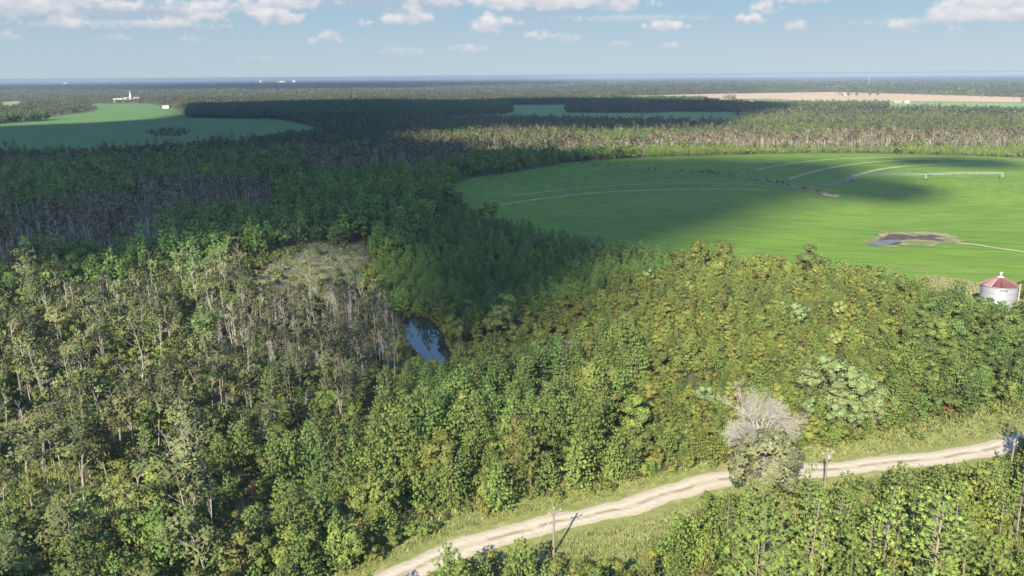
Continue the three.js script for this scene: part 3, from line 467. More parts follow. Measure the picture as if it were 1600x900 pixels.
// pale dead trees below the pond
hero('dead_tree', 558, 612, 1, S1, 'tall bare dead tree with spreading twigs left below the pond', { top: 534, variant: 0, slim: 1.1 });
hero('dead_tree', 552, 606, 1, S1, 'bare dead tree leaning left beside the tall one below the pond', { top: 556, variant: 1, lean: [-0.3, 0] });
hero('dead_tree', 593, 647, 1, S1, 'slender bare dead tree standing by the reddish dirt patch', { top: 582, variant: 2, slim: 0.8 });
hero('dead_tree', 609, 634, 1, S1, 'bushy bare dead tree just right of the slender one', { top: 570, variant: 3 });
hero('dead_tree', 469, 622, 1, S1, 'bare dead tree in the pines left of the reddish dirt patch', { top: 560, variant: 1 });
hero('dead_tree', 693, 512, 1, S1, 'thin pale snag standing at the right shore of the pond', { top: 462, variant: 2, slim: 0.5 });
// big live and half-dead trees in the left woods
hero('grey_tree', 333, 652, 1, [1.05, 1.12, 0.85], 'large pale-trunked tree with a forked stem and green crown in the left woods', { top: 555, variant: 0, slim: 1.15, clear: 3 });
hero('grey_tree', 318, 572, 1, [0.9, 1.2, 0.9], 'tall green-crowned tree behind the large forked one in the left woods', { top: 470, variant: 1, clear: 3 });
hero('grey_tree', 165, 668, 1, [0.95, 1.1, 0.9], 'broad umbrella-crowned tree with a leaning stem at far left', { top: 565, variant: 2, clear: 3 });
hero('grey_tree', 219, 830, 1, [1.0, 1.08, 0.85], 'grey-limbed tree with a wide crown in the lower left woods', { top: 712, variant: 3, slim: 1.1, clear: 3 });
hero('tall_pine', 236, 745, 1, [1.05, 1.08, 0.9], 'green pine on a bare pale trunk in the lower left woods', { top: 660, variant: 0 });
hero('tall_pine', 430, 660, 1, [1.0, 1.05, 0.9], 'green pine with a long bare trunk right of the left woods', { top: 570, variant: 1 });
hero('grey_tree', 363, 830, 1, [1.0, 1.0, 0.7], 'grey bushy tree at the bottom edge left of the road', { top: 800, variant: 4, slim: 1.6 });
hero('broadleaf_tree', 380, 905, 1, [0.95, 0.85, 0.95], 'grey-brown rounded tree at the bottom edge of the frame', { top: 820, variant: 2 });
hero('dead_tree', 15, 690, 1, S1, 'pale bare trunk at the left edge of the left woods', { top: 600, variant: 0, slim: 0.8 });
hero('dead_tree', 44, 690, 1, S1, 'second pale bare trunk from the left edge', { top: 620, variant: 2, slim: 0.8 });
hero('dead_tree', 98, 700, 1, S1, 'pale dead trunk leaning left under the umbrella-crowned tree', { top: 630, variant: 3, lean: [-0.45, 0] });
hero('dead_tree', 80, 770, 1, S1, 'forked pale dead tree leaning left in the lower left woods', { top: 705, variant: 1, lean: [-0.2, 0] });
hero('dead_tree', 249, 690, 1, S1, 'thin bare dead tree in front of the large forked tree', { top: 640, variant: 2, lean: [-0.1, 0], slim: 0.7 });
hero('dead_tree', 168, 590, 1, S1, 'upright pale snag behind the umbrella-crowned tree', { top: 520, variant: 0, slim: 0.7 });
hero('dead_tree', 335, 855, 1, S1, 'small thin dead tree between the pines at lower left', { top: 715, variant: 3, slim: 0.6 });
// silvery crowns on the right
[[1290, 612, 548, 'topmost silvery crown of the pale tree clump on the right'], [1312, 630, 562, 'silvery crown in the middle of the pale clump'], [1268, 622, 562, 'leftmost silvery crown of the pale clump'], [1338, 640, 574, 'silvery crown right of the middle of the pale clump'], [1352, 658, 588, 'rightmost large silvery crown of the pale clump'], [1310, 655, 590, 'lowest large silvery crown of the pale clump'], [1262, 662, 622, 'small silvery tree below the left of the pale clump'], [1334, 672, 625, 'small silvery tree in front of the pale clump'], [1360, 668, 612, 'small silvery tree at the right foot of the pale clump'], [1300, 680, 622, 'small silvery tree at the left foot of the pale clump']].forEach(([u, v, t, l], i) => hero('silver_tree', u, v, 1, [0.9 + 0.04 * (i % 3), 0.92, 0.85], l, { top: t, variant: i, slim: i < 6 ? 1.05 : 0.95, clear: 2.2 }));
[[1244, 520, 468, 'isolated silvery tree in the scrub above the pale clump'], [1098, 640, 600, 'rounded silvery tree in the scrub left of the bare-limbed tree'], [985, 545, 512, 'small silvery pine in the scrub right of the rust patch'], [1218, 500, 466, 'pale tree left of the isolated silvery tree']].forEach(([u, v, t, l], i) => hero('silver_tree', u, v, 1, [0.85, 0.9, 0.85], l, { top: t, variant: i }));
// pines on the near side of the road: trunks that show
[[1257, 850, 722, 'tall pine with a long pale trunk at the left of the roadside stand'], [1268, 842, 752, 'tall pine just right of the first pale trunk'], [1276, 846, 760, 'tall pine with its stem between two others in the roadside stand'], [1306, 868, 758, 'tall pine with a straight dark stem in the roadside stand'], [1322, 850, 765, 'tall pine at the middle of the roadside stand'], [1351, 862, 770, 'tall pine with a pale stem right of the roadside stand'], [1165, 860, 758, 'lone straight pine at the left end of the roadside trees'], [1428, 895, 790, 'tall pine with a thick stem in front of the roadside trees'], [1232, 870, 795, 'shorter pine in front of the left roadside pines'], [1560, 850, 755, 'pine with a visible stem at the right edge'], [1490, 905, 815, 'broad conical pine in the lower right'], [1540, 930, 832, 'conical pine in the lower right corner'], [1385, 822, 772, 'small round pine behind the roadside stand'], [1475, 800, 738, 'slim pine below the road at right'], [1415, 780, 726, 'small pine at the road edge right of the pole'], [1110, 880, 795, 'spreading pine at the left front of the roadside trees'], [1060, 890, 800, 'bright pine at the edge of the grass strip'], [1150, 910, 835, 'pine at the bottom edge beside the bright one']].forEach(([u, v, t, l], i) => hero(i === 10 || i === 11 || i > 11 ? 'young_pine' : 'tall_pine', u, v, 1, [1.12 + 0.05 * (i % 2), 1.08, 0.9], l, { top: t, variant: i, slim: i > 9 ? 1.15 : 0.95, clear: 1.8 }));
[[706, 945, 846, 'large bright pine whose top covers the lower edge of the road'], [752, 930, 862, 'pine at the bottom edge right of the large bright one'], [815, 925, 838, 'bright pine at the bottom edge left of the utility pole'], [850, 950, 880, 'low pine top below the utility pole'], [725, 960, 870, 'pine top in front of the large bright pine'], [930, 950, 885, 'small pine top at the bottom edge in the grass strip']].forEach(([u, v, t, l], i) => hero('young_pine', u, v, 1, [1.12, 1.1, 0.9], l, { top: t, variant: i, slim: 1.1, clear: 1.8 }));
// rounded pair at the near edge of the crop
hero('broadleaf_tree', 1092, 418, 1, [1.1, 1.0, 0.75], 'rounded tan-green tree at the near edge of the crop, left of a pair', { top: 374, variant: 0, clear: 4 });
hero('broadleaf_tree', 1128, 420, 1, [1.1, 1.0, 0.75], 'rounded tan-green tree at the near edge of the crop, right of a pair', { top: 376, variant: 1, clear: 4 });
hero('broadleaf_tree', 1262, 430, 1, [0.75, 0.78, 0.75], 'dark rounded tree standing highest on the crop edge', { top: 382, variant: 2, clear: 3 });
hero('tall_pine', 1040, 412, 1, [0.75, 0.9, 0.9], 'dark pine at the right end of the planted pines by the crop', { top: 378, variant: 2, clear: 2 });
hero('broadleaf_tree', 1600, 470, 1, [0.7, 0.8, 0.8], 'dark tree close behind the grain silo', { top: 424, variant: 3, clear: 1 });

// scatter the rest
for (const [x0, x1, step, dMin, dMax] of [[-230, 260, 3.0, 50, 330], [-1100, 1100, 4.4, 330, 1500]]) {
  for (let z = -dMin; z > -dMax; z -= step) for (let x = x0; x < x1; x += step) {
    const X = x + (R0() - 0.5) * step * 0.95, Z = z + (R0() - 0.5) * step * 0.95;
    if (!inView(X, Z, dMax < 400 ? 30 : 60)) continue;
    const d = Math.hypot(X, Z); if (d < 62) continue;
    const [u, v] = survey(X, 0, Z); if (blocked(u, v, X, Z)) continue;
    const h = habitat(u, v, X, Z, d); if (!h) continue;
    if (R0() > (step * step) / (h.gap * h.gap) * h.full * (h.z === 'plant' ? 1 : 0.72 + 0.56 * sstep(fbm(X / 13, Z / 13 + 50, 3, 37), 0.32, 0.6))) continue;
    if (!clearOf(X, Z) || (d < 330 && nearRoad(X, Z) < 4.6)) continue;
    const k = pick(h.w), f = (0.72 + 0.56 * R0()) * (h.z === 'grey' && k === 'broadleaf_tree' && R0() < 0.35 ? 1.4 : 1), s = lerp(h.s[0], h.s[1], Math.pow(R0(), 1.3)) * (0.78 + 0.44 * fbm(X / 19 + 30, Z / 19, 2, 29)), hue = (R0() - 0.42) * 0.22, big = 0.85 + 0.3 * fbm(X / 15, Z / 15, 2, 23);
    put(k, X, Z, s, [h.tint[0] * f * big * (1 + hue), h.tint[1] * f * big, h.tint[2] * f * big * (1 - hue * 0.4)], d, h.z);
  }
}
// undergrowth everywhere near, taller along the pond and the verge
for (let i = 0; i < 15000; i++) {
  const q = R0(), Z = -(60 + 290 * Math.sqrt(q)), X = (R0() * 2 - 1) * (-Z * 0.64 + 20), [u, v] = survey(X, 0, Z);
  if (blocked(u, v, X, Z) && !(inside(VERGE, u, v) && R0() < 0.12 && nearRoad(X, Z) > 6.5)) continue;
  if (nearRoad(X, Z) < 4.4 || (inside(GREYWOOD, u, v) && R0() < 0.55) || (inside(NEARSIDE, u, v) && R0() < 0.05)) continue;
  const f = 0.6 + 0.6 * R0(), w = (R0() - 0.5) * 0.35; const rust = R0() < 0.011; put('shrub', X, Z, 0.5 + 0.75 * R0(), rust ? [f * 1.5, f * 0.75, f * 1.0] : [f * (1 + w), f, f * 0.85], Math.hypot(X, Z), 'scrub');
}
for (let i = 0; i < 160; i++) { const t = i / 160, k = Math.floor(t * POND.length), a = POND[k], b = POND[(k + 1) % POND.length], f = t * POND.length - k, u = lerp(a[0], b[0], f), v = lerp(a[1], b[1], f), o = 1.05 + 0.12 * R0(), p = G(673 + (u - 673) * o, 536 + (v - 536) * o); put('shrub', p.x, p.z, 0.5 + 0.6 * R0(), [0.9, 0.8, 0.8], Math.hypot(p.x, p.z), 'scrub'); }
for (let i = 0; i < 150; i++) { const k = Math.floor(R0() * (DITCH.length - 1)), f = R0(), p = G(lerp(DITCH[k][0], DITCH[k + 1][0], f), lerp(DITCH[k][1], DITCH[k + 1][1], f)); put('shrub', p.x + (R0() - 0.5) * 8, p.z + (R0() - 0.5) * 8, 0.35 + 1.1 * R0() * R0() * R0(), [1.0, 1.2, 0.9], Math.hypot(p.x, p.z), 'far'); }

// ───────────────────────── planting: individuals and masses ─────────────────────────
const ZONE = { near: 'on the near side of the dirt road', grey: 'in the grey-trunked woods left of the pond', clear: 'in the tan clearing', plant: 'in the planted pines beside the crop', slope: 'between the pond and the dirt road', left: 'in the lower left woods', scrub: 'in the scrub between road and crop', wood: 'in the dark woods', far: 'beyond the crop' };
function place(z, u, v) {
  if (z === 'near') return u < 900 ? 'below the road at the bottom edge' : u < 1130 ? 'beside the grass strip below the road' : (v > 880 ? 'at the bottom edge ' : 'just below the road ') + (u < 1320 ? 'under the half-dead tree' : u < 1470 ? 'right of the middle pole' : 'toward the right edge');
  if (z === 'grey') return (v < 560 ? 'in far grey woods ' : v < 680 ? 'in middle grey woods ' : 'in near grey woods ') + (u < 150 ? 'by the left edge' : u < 330 ? 'left of the forked tree' : u < 470 ? 'right of the forked tree' : 'beside the pond');
  if (z === 'slope') return (v > 800 ? 'close above the road ' : v > 700 ? 'well above the road ' : 'up toward the pond ') + (u < 540 ? 'next to grey woods' : u < 700 ? 'below the dirt patch' : u < 850 ? 'below the pond' : 'right of the pond');
  if (z === 'left') return (v > 840 ? 'at the bottom edge ' : 'in lower left woods ') + (u < 130 ? 'by the left edge' : u < 260 ? 'left of the bare trunk' : 'toward the road');
  if (z === 'scrub') return (v < 520 ? 'in scrub by the crop ' : v < 640 ? 'in middle scrub ' : 'in scrub above the road ') + (u < 1060 ? 'on its left side' : u < 1240 ? 'above the half-dead tree' : u < 1400 ? 'around the silvery clump' : 'toward the silo side');
  return ZONE[z];
}
const WORD = { young_pine: ['young pine', 'pine tree'], tall_pine: ['tall pine', 'pine tree'], broadleaf_tree: ['leafy tree', 'tree'], grey_tree: ['sparse grey-stemmed tree', 'tree'], dead_tree: ['bare dead tree', 'dead tree'], silver_tree: ['silvery tree', 'tree'] };
const MASS = { young_pine: ['pine_wood', 'mass of pines filling the woods behind the nearest trees', 'pine wood'], tall_pine: ['tall_pine_wood', 'scattered tall pines among the farther woods', 'pine wood'], broadleaf_tree: ['broadleaf_wood', 'mass of leafy trees filling the woods and scrub', 'woodland'], grey_tree: ['grey_wood', 'stands of grey-stemmed thin trees in the woods', 'woodland'], dead_tree: ['snag_wood', 'scattered bare pale snags in the farther woods', 'dead trees'], silver_tree: ['silver_thicket', 'scattered small silvery trees in the scrub', 'thicket'], shrub: ['undergrowth', 'low shrubs and saplings under and between the trees', 'undergrowth'] };
const _m = new THREE.Matrix4(), _q = new THREE.Quaternion(), UPV = V(0, 1, 0), _c = new THREE.Color();
function masses(parent, name, geo, list, mat) {
  if (!list.length) return;
  const im = new THREE.InstancedMesh(geo, mat, list.length); im.name = name; im.castShadow = im.receiveShadow = true;
  list.forEach((t, i) => { _m.compose(V(t.x, t.y || 0, t.z), _q.setFromAxisAngle(UPV, t.turn), V(t.s, t.sy, t.s)); im.setMatrixAt(i, _m); im.setColorAt(i, _c.setRGB(t.tint[0], t.tint[1], t.tint[2])); });
  parent.add(im);
}
for (const k in KINDS) {
  const near = plan.near[k], all = [];
  near.sort((a, b) => a.d - b.d);
  let n = 0;
  for (const t of near) {
    const [u, v] = survey(t.x, 0, t.z), top = survey(t.x, 6 * t.s, t.z)[1];
    if (k !== 'shrub' && n < 270 && u > -30 && u < 1630 && top < 900) {
      n++;
      const size = t.s > 1.02 ? 'big' : t.s < 0.72 ? 'small' : 'mid-sized', g = t.tint[1], warm = t.tint[0] / g, hue = k === 'dead_tree' ? 'pale' : warm > 1.08 ? 'yellow-green' : warm < 0.88 ? 'blue-green' : g > 1.02 ? 'bright green' : g < 0.78 ? 'dark green' : 'mid-green';
      const l = `${size} ${hue} ${WORD[k][0]} ${place(t.zone, u, v)}`;
      tree(k, t.v, V(t.x, 0, t.z), t.s, t.sy, t.turn, t.tint, l, WORD[k][1], l.replace(/tree /, 'trees ').replace(/pine /, 'pines '));
    } else all.push(t);
  }
  const root = new THREE.Group(); root.name = numbered(MASS[k][0]); root.userData.kind = 'stuff'; tag(root, MASS[k][1], MASS[k][2]);
  const K = KINDS[k];
  for (let i = 0; i < K.n; i++) masses(root, k, K.whole[i], all.filter((t) => t.v % K.n === i), leafMat);
  for (let i = 0; i < 3; i++) masses(root, k, K.low[i], plan.mid[k].filter((t) => t.v % 3 === i), leafMat);
  if (root.children.length) scene.add(root);
}

// far woods: blocks of many small trees, then larger and coarser ones to the horizon
function block(seed, size, trees, h, leaf, per, pineShare) {
  const r = rng(seed), F = new MB();
  for (let i = 0; i < trees; i++) {
    const x = (r() - 0.5) * size, z = (r() - 0.5) * size, isPine = r() < pineShare, H = h * (0.6 + 0.6 * r()), w = H * (isPine ? 0.2 : 0.3) * (0.8 + 0.4 * r()), g = 0.65 + 0.6 * r(), col = tone(isPine ? [0.062, 0.10, 0.032] : r() < 0.3 ? [0.12, 0.115, 0.06] : [0.082, 0.105, 0.035], g), mid = V(x, H * 0.6, z);
    if (leaf < 4) F.limb(V(x, 0, z), V(x, H * 0.8, z), 0.2, 0.1, 3, r() < 0.4 ? C.pale : C.bark);
    for (let k = 0; k < per; k++) { const n = unit(r), t = r(), ww = w * (isPine ? 1.1 - t * 0.9 : 1), p = V(x + n.x * ww, H * (isPine ? 0.25 + 0.75 * t : 0.62) + (isPine ? 0 : n.y * H * 0.36), z + n.z * ww), out = p.clone().sub(mid).normalize().add(V(0, 0.3, 0)).normalize(); F.leaf(p, out.clone().addScaledVector(unit(r), 0.5).normalize(), leaf * (0.6 + 0.7 * r()), tone(col, 0.8 + 0.4 * r()), out, r); }
  }
  return F.build();
}
{
  const root = new THREE.Group(); root.name = 'distant_wood'; root.userData.kind = 'stuff'; tag(root, 'wide belts of woodland reaching to the horizon', 'woodland');
  const r = rng(4), a = [0, 1, 2, 3].map((i) => block(100 + i, 34, 22, 12.5, 1.3, 16, [0.2, 0.5, 0.8, 0.4][i])), b = [0, 1, 2].map((i) => block(200 + i, 74, 40, 14, 3.8, 5, [0.3, 0.6, 0.8][i])), c = [0, 1].map((i) => block(300 + i, 76, 16, 15, 7, 4, 0.5));
  const lists = new Map([...a, ...b, ...c].map((g) => [g, []]));
  const sow = (set, d0, d1, step, pad) => {
    for (let z = -d0 * 0.75; z > -d1; z -= step) for (let x = -(-z * 0.64 + 200); x < -z * 0.64 + 200; x += step) {
      const X = x + (r() - 0.5) * step * 0.6, Z = z + (r() - 0.5) * step * 0.6, d = Math.hypot(X, Z); if (d < d0 || d > d1) continue;
      let no = false; for (const [ox, oz] of [[0, 0], [pad, 0], [-pad, 0], [0, pad], [0, -pad]]) { const [u, v] = survey(X + ox, 0, Z + oz); if (FIELDS.some((f) => inside(f, u, v)) || LIGHTSTRIPS.some((f) => inside(f, u, v))) { no = true; break; } } if (no) continue;
      const open = fbm(X / 900, Z / 700, 3, 71); if (d > 2600 && open > 0.66) continue;
      const w = fbm(X / 260, Z / 200, 3, 73), k = 0.75 + 0.5 * r(), g = set[Math.floor(r() * set.length)], s = 1 + 0.15 * (r() - 0.5);
      lists.get(g).push({ x: X, z: Z, s, sy: s * (0.8 + 0.4 * r()), turn: Math.floor(r() * 4) * Math.PI / 2 + (r() - 0.5) * 0.3, tint: [k * (0.75 + 0.7 * w), k * (0.85 + 0.35 * w), k * 0.95] });
    }
  };
  sow(a, 1500, 4200, 29, 15); sow(b, 4200, 12000, 64, 40); sow(c, 12000, 20900, 76, 60);
  for (const [g, l] of lists) masses(root, 'tree_block', g, l, leafMat);
  scene.add(root);
}

// ───────────────────────── the half-dead tree by the road ─────────────────────────
{
  const base = G(1193, 770), o = thing('bare_limbed_tree', 'big half-dead tree by the road, bare white limbs above olive foliage', 'tree', base), r = rng(909), W = new MB(), F = new MB(), D = new MB(), H = heightTo(base, 606);
  W.limb(V(0, -0.2, 0), V(-0.3, H * 0.32, 0.2), 0.5, 0.4, 7, C.pale); W.limb(V(-0.3, H * 0.32, 0.2), V(-0.6, H * 0.52, -0.3), 0.4, 0.32, 7, C.pale);
  const hub = V(-0.6, H * 0.5, -0.3), white = [0.47, 0.45, 0.385];
  const grow = (p, d, len, rad, depth) => { let q = p.clone(), dir = d.clone(); const segs = 3; for (let i = 0; i < segs; i++) { dir = dir.clone().addScaledVector(unit(r), 0.4).normalize(); const e = q.clone().addScaledVector(dir, len / segs); D.limb(q, e, rad * (1 - i * 0.22), rad * (0.78 - i * 0.22), depth ? 3 : 5, tone(white, 0.85 + 0.25 * r())); q = e; if (depth === 3 && i) { for (let k = 0; k < 2; k++) D.limb(q, q.clone().addScaledVector(dir.clone().addScaledVector(unit(r), 0.8).normalize(), 0.5 + 0.5 * r()), 0.012, 0.005, 3, tone(white, 0.9)); } if (depth < 3 && (i > 0 || depth)) for (let k = 0; k < 2; k++) { const s = unit(r); s.y = Math.abs(s.y) * 0.5; grow(q, dir.clone().addScaledVector(s, 0.85).normalize(), len * (0.45 + 0.2 * r()), rad * 0.5, depth + 1); } } };
  for (let i = 0; i < 17; i++) { const a = -0.35 + i / 16 * (Math.PI + 0.7) + (r() - 0.5) * 0.25, up = 0.1 + 0.75 * r(), from = hub.clone().add(V(Math.cos(a) * 1.6 * r(), (r() - 0.6) * 2.2, -0.8 * r())); D.limb(hub.clone().add(V(0, -0.6, 0)), from, 0.14, 0.11, 5, white); grow(from, V(Math.cos(a) * 1.1, up + 0.35 * Math.sin(a), -0.9 * Math.abs(Math.sin(a)) + (r() - 0.5) * 0.9).normalize(), H * (0.14 + 0.14 * r()), 0.10, 0); }
  const mid = V(-0.9, H * 0.36, 1.5);
  for (let i = 0; i < 90; i++) {
    const d = unit(r); d.y = d.y * 0.95 + 0.02; d.z += 0.3; const q = 0.25 + 0.75 * Math.sqrt(r()), c = mid.clone().add(V(d.x * 6.4 * q, d.y * H * 0.30 * q, d.z * 4.6 * q)), g = 0.7 + 0.5 * r();
    W.limb(V(-0.3, H * 0.3, 0.2), c, 0.05, 0.012, 3, tone(C.pale, 0.9)); clump(F, c, 0.75, tone(C.olive, 0.85 * g), mid, r, 0.9, 0.7);
    for (let k = 0; k < 70; k++) { const n = unit(r), p = c.clone().addScaledVector(n, 1.1 * (0.5 + 0.6 * r())), out = p.clone().sub(mid).normalize().add(V(0, 0.3, 0)).normalize(); F.leaf(p, out.clone().addScaledVector(unit(r), 0.9).normalize(), 0.3 * (0.6 + 0.6 * r()), tone(r() < 0.18 ? [0.22, 0.21, 0.15] : C.olive, g * (0.75 + 0.5 * r())), out, r); }
  }
  mesh('trunk', W.build(), barkMat, o); mesh('bare_limbs', D.build(), barkMat, o).userData.label = 'bare bleached limbs'; mesh('crown', F.build(), leafMat, o);
}

// fallen logs in the left woods and pond snags
{
  const log = (u, v, len, turn, rise, rad, label, col = C.white) => { const r = rng(u * 7 + v), p = G(u, v), o = thing('fallen_trunk', label, 'log', p, turn), W = new MB(); let q = V(-len / 2, 0.3, 0); for (let i = 0; i < 5; i++) { const e = q.clone().add(V(len / 5, rise / 5 + (r() - 0.5) * 0.2, (r() - 0.5) * 0.3)); W.limb(q, e, rad * (1 - i * 0.15), rad * (0.85 - i * 0.15), 6, tone(col, 0.85 + 0.3 * r())); if (i > 1) for (let k = 0; k < 2; k++) W.limb(e, e.clone().add(V(1.2 * r() + 0.5, 1.6 * r(), (r() - 0.5) * 2.4)), rad * 0.35, 0.015, 3, col); q = e; } mesh('trunk', W.build(), barkMat, o); };
  log(240, 560, 13, -0.6, 5, 0.17, 'pale fallen trunk leaning up to the right in the left woods'); log(268, 572, 12, -0.7, 4.5, 0.16, 'second pale fallen trunk right of the first in the left woods'); log(362, 556, 12, 0.5, 4, 0.16, 'pale trunk fallen across the woods near the bare grey stems'); log(300, 690, 9, 0.25, 1.5, 0.15, 'fallen log lying low in front of the large forked tree'); log(120, 690, 11, -0.9, 4, 0.16, 'pale fallen trunk under the umbrella-crowned tree at left');
  log(450, 545, 14, -1.0, 9, 0.2, 'long pale trunk leaning steeply in the bare grey stems');
  const pond = (u, v, h, label, name) => { const p = G(u, v), o = thing(name, label, name === 'stump' ? 'stump' : 'snag', p), W = new MB(), r = rng(u + v); W.limb(V(0, -0.3, 0), V(0.1, h * 0.6, 0), 0.28, 0.2, 7, [0.10, 0.09, 0.07]); W.limb(V(0.1, h * 0.6, 0), V(0.25, h, 0.1), 0.2, 0.06, 6, [0.16, 0.15, 0.12]); W.limb(V(0.1, h * 0.5, 0), V(-0.5, h * 0.75, 0.3), 0.09, 0.02, 4, [0.14, 0.12, 0.1]); mesh('trunk', W.build(), barkMat, o); };
  pond(643, 523.5, 0.8, 'dark stump in the upper left of the pond', 'stump'); pond(667, 537.5, 0.8, 'dark stump in the middle of the pond', 'stump'); pond(670.5, 543, 1.5, 'pale broken snag standing in the middle of the pond', 'pond_snag');
}

// ───────────────────────── grain silo ─────────────────────────
{
  const left = 1529.5, right = 1588.5, wide = G(right, 478).distanceTo(G(left, 470)) * 0.955, RA = wide / 2, H = heightTo(SILO, 444.5), o = thing('grain_silo', 'round galvanized grain silo with a red and white conical roof', 'silo', SILO);
  const steel = new THREE.MeshStandardMaterial({ color: lin(0.40, 0.415, 0.44), roughness: 0.5, metalness: 0.25 }), seam = std(0.42, 0.44, 0.47, 0.5, { metalness: 0.3 }), rings = 4;
  for (let i = 0; i < rings; i++) { const y0 = H * i / rings, y1 = H * (i + 1) / rings - 0.06, p = []; const n = 24; for (let k = 0; k <= n; k++) p.push(new THREE.Vector2(RA + 0.05 * Math.sin(k / n * Math.PI * 2 * 6) - (i % 2) * 0.03, lerp(y0, y1, k / n))); mesh('wall_ring', new THREE.LatheGeometry(p, 72), steel, o); if (i) { const t = new THREE.TorusGeometry(RA + 0.06, 0.07, 6, 72); t.rotateX(Math.PI / 2); t.translate(0, y0 - 0.03, 0); mesh('hoop', t, seam, o); } }
  const eave = H, peak = H + RA * 0.56, rr = RA * 1.035, r = rng(31), red = [], pale = std(0.40, 0.29, 0.27, 0.6), n = 30;
  for (let i = 0; i < 4; i++) red.push(std(0.12 + 0.025 * i, 0.028 + 0.012 * i, 0.028 + 0.012 * i, 0.7));
  const panel = new THREE.BufferGeometry(); { const a0 = 0.03 / 1, a1 = Math.PI * 2 / n - 0.03, t = 0.14, P = [], I = []; for (const a of [a0, a1]) for (const [q, y] of [[rr, eave - 0.05], [rr * t, lerp(eave, peak, 1 - t)], [rr * t, lerp(eave, peak, 1 - t) + 0.05], [rr, eave]]) P.push(q * Math.cos(a), y, q * Math.sin(a)); I.push(3, 2, 6, 3, 6, 7, 0, 4, 5, 0, 5, 1, 0, 3, 7, 0, 7, 4, 1, 5, 6, 1, 6, 2, 0, 1, 2, 0, 2, 3, 4, 6, 5, 4, 7, 6); panel.setAttribute('position', new THREE.Float32BufferAttribute(P, 3)); panel.setIndex(I); }
  const pg = panel.toNonIndexed(); pg.computeVertexNormals();
  const rib = new THREE.BoxGeometry(Math.hypot(rr, peak - eave) * 0.87, 0.12, 0.10); rib.rotateZ(-Math.atan2(peak - eave, rr)); rib.translate(rr * 0.575, lerp(eave, peak, 1 - 0.575) + 0.07, 0);
  const ribMat = std(0.27, 0.15, 0.145, 0.5);
  for (let i = 0; i < n; i++) { const a = i / n * Math.PI * 2, m = mesh('roof_panel', pg, (() => { const q = ((a + Math.PI) % (2 * Math.PI)) - Math.PI; return (Math.abs(Math.abs(q) - 2.75) < 0.25) ? pale : red[Math.floor(r() * 3)]; })(), o); m.rotation.y = a; const b = mesh('roof_rib', rib, ribMat, o); b.rotation.y = a; }
  const white = std(0.46, 0.46, 0.45, 0.55);
  mesh('cap', new THREE.LatheGeometry([[0, 0.34], [rr * 0.10, 0.30], [rr * 0.2, 0.0], [rr * 0.2, -0.1]].map(([x, y]) => new THREE.Vector2(x, peak - RA * 0.075 + y)).reverse(), 24), white, o);
  const vent = mesh('vent', new THREE.LatheGeometry([[0.34, 0], [0.34, 0.6], [0.5, 0.66], [0.46, 0.85], [0.0, 1.15]].map(([x, y]) => new THREE.Vector2(x, peak + 0.1 + y)), 16), white, o); vent.userData.label = 'white roof vent';
  const ev = new THREE.TorusGeometry(rr - 0.02, 0.08, 6, 72); ev.rotateX(Math.PI / 2); ev.translate(0, eave - 0.06, 0); mesh('eave', ev, seam, o);
  // the faded maker's lettering under the eave, too blurred to read
  const dark = std(0.05, 0.05, 0.06, 0.8), a0 = Math.atan2(-SILO.x, -SILO.z) + 0.08, marks = []; 
  [0.5, 0.42, 0.5, 0.34, 0.12, 0.5, 0.42, 0.5].forEach((h, i) => { const b = new THREE.BoxGeometry(0.22, h * 0.72, 0.05); b.translate(0, H - 0.78, RA + 0.075); b.rotateY(a0 + i * 0.056); marks.push(b); });
  mesh('lettering', mergeGeometries(marks), dark, o).userData.label = 'small faded dark lettering';
  // auger pole beside it
  const pb = G(1589.5, 478), ph = heightTo(pb, 445), q = thing('wooden_pole', 'tan wooden pole standing right beside the grain silo', 'pole', pb); const g = new THREE.CylinderGeometry(0.26, 0.32, ph, 10); g.translate(0, ph / 2, 0); mesh('shaft', g, std(0.40, 0.33, 0.22, 0.9), q); mesh('cap', new THREE.CylinderGeometry(0.3, 0.3, 0.12, 10).translate(0, ph + 0.06, 0), std(0.45, 0.4, 0.3), q);
}

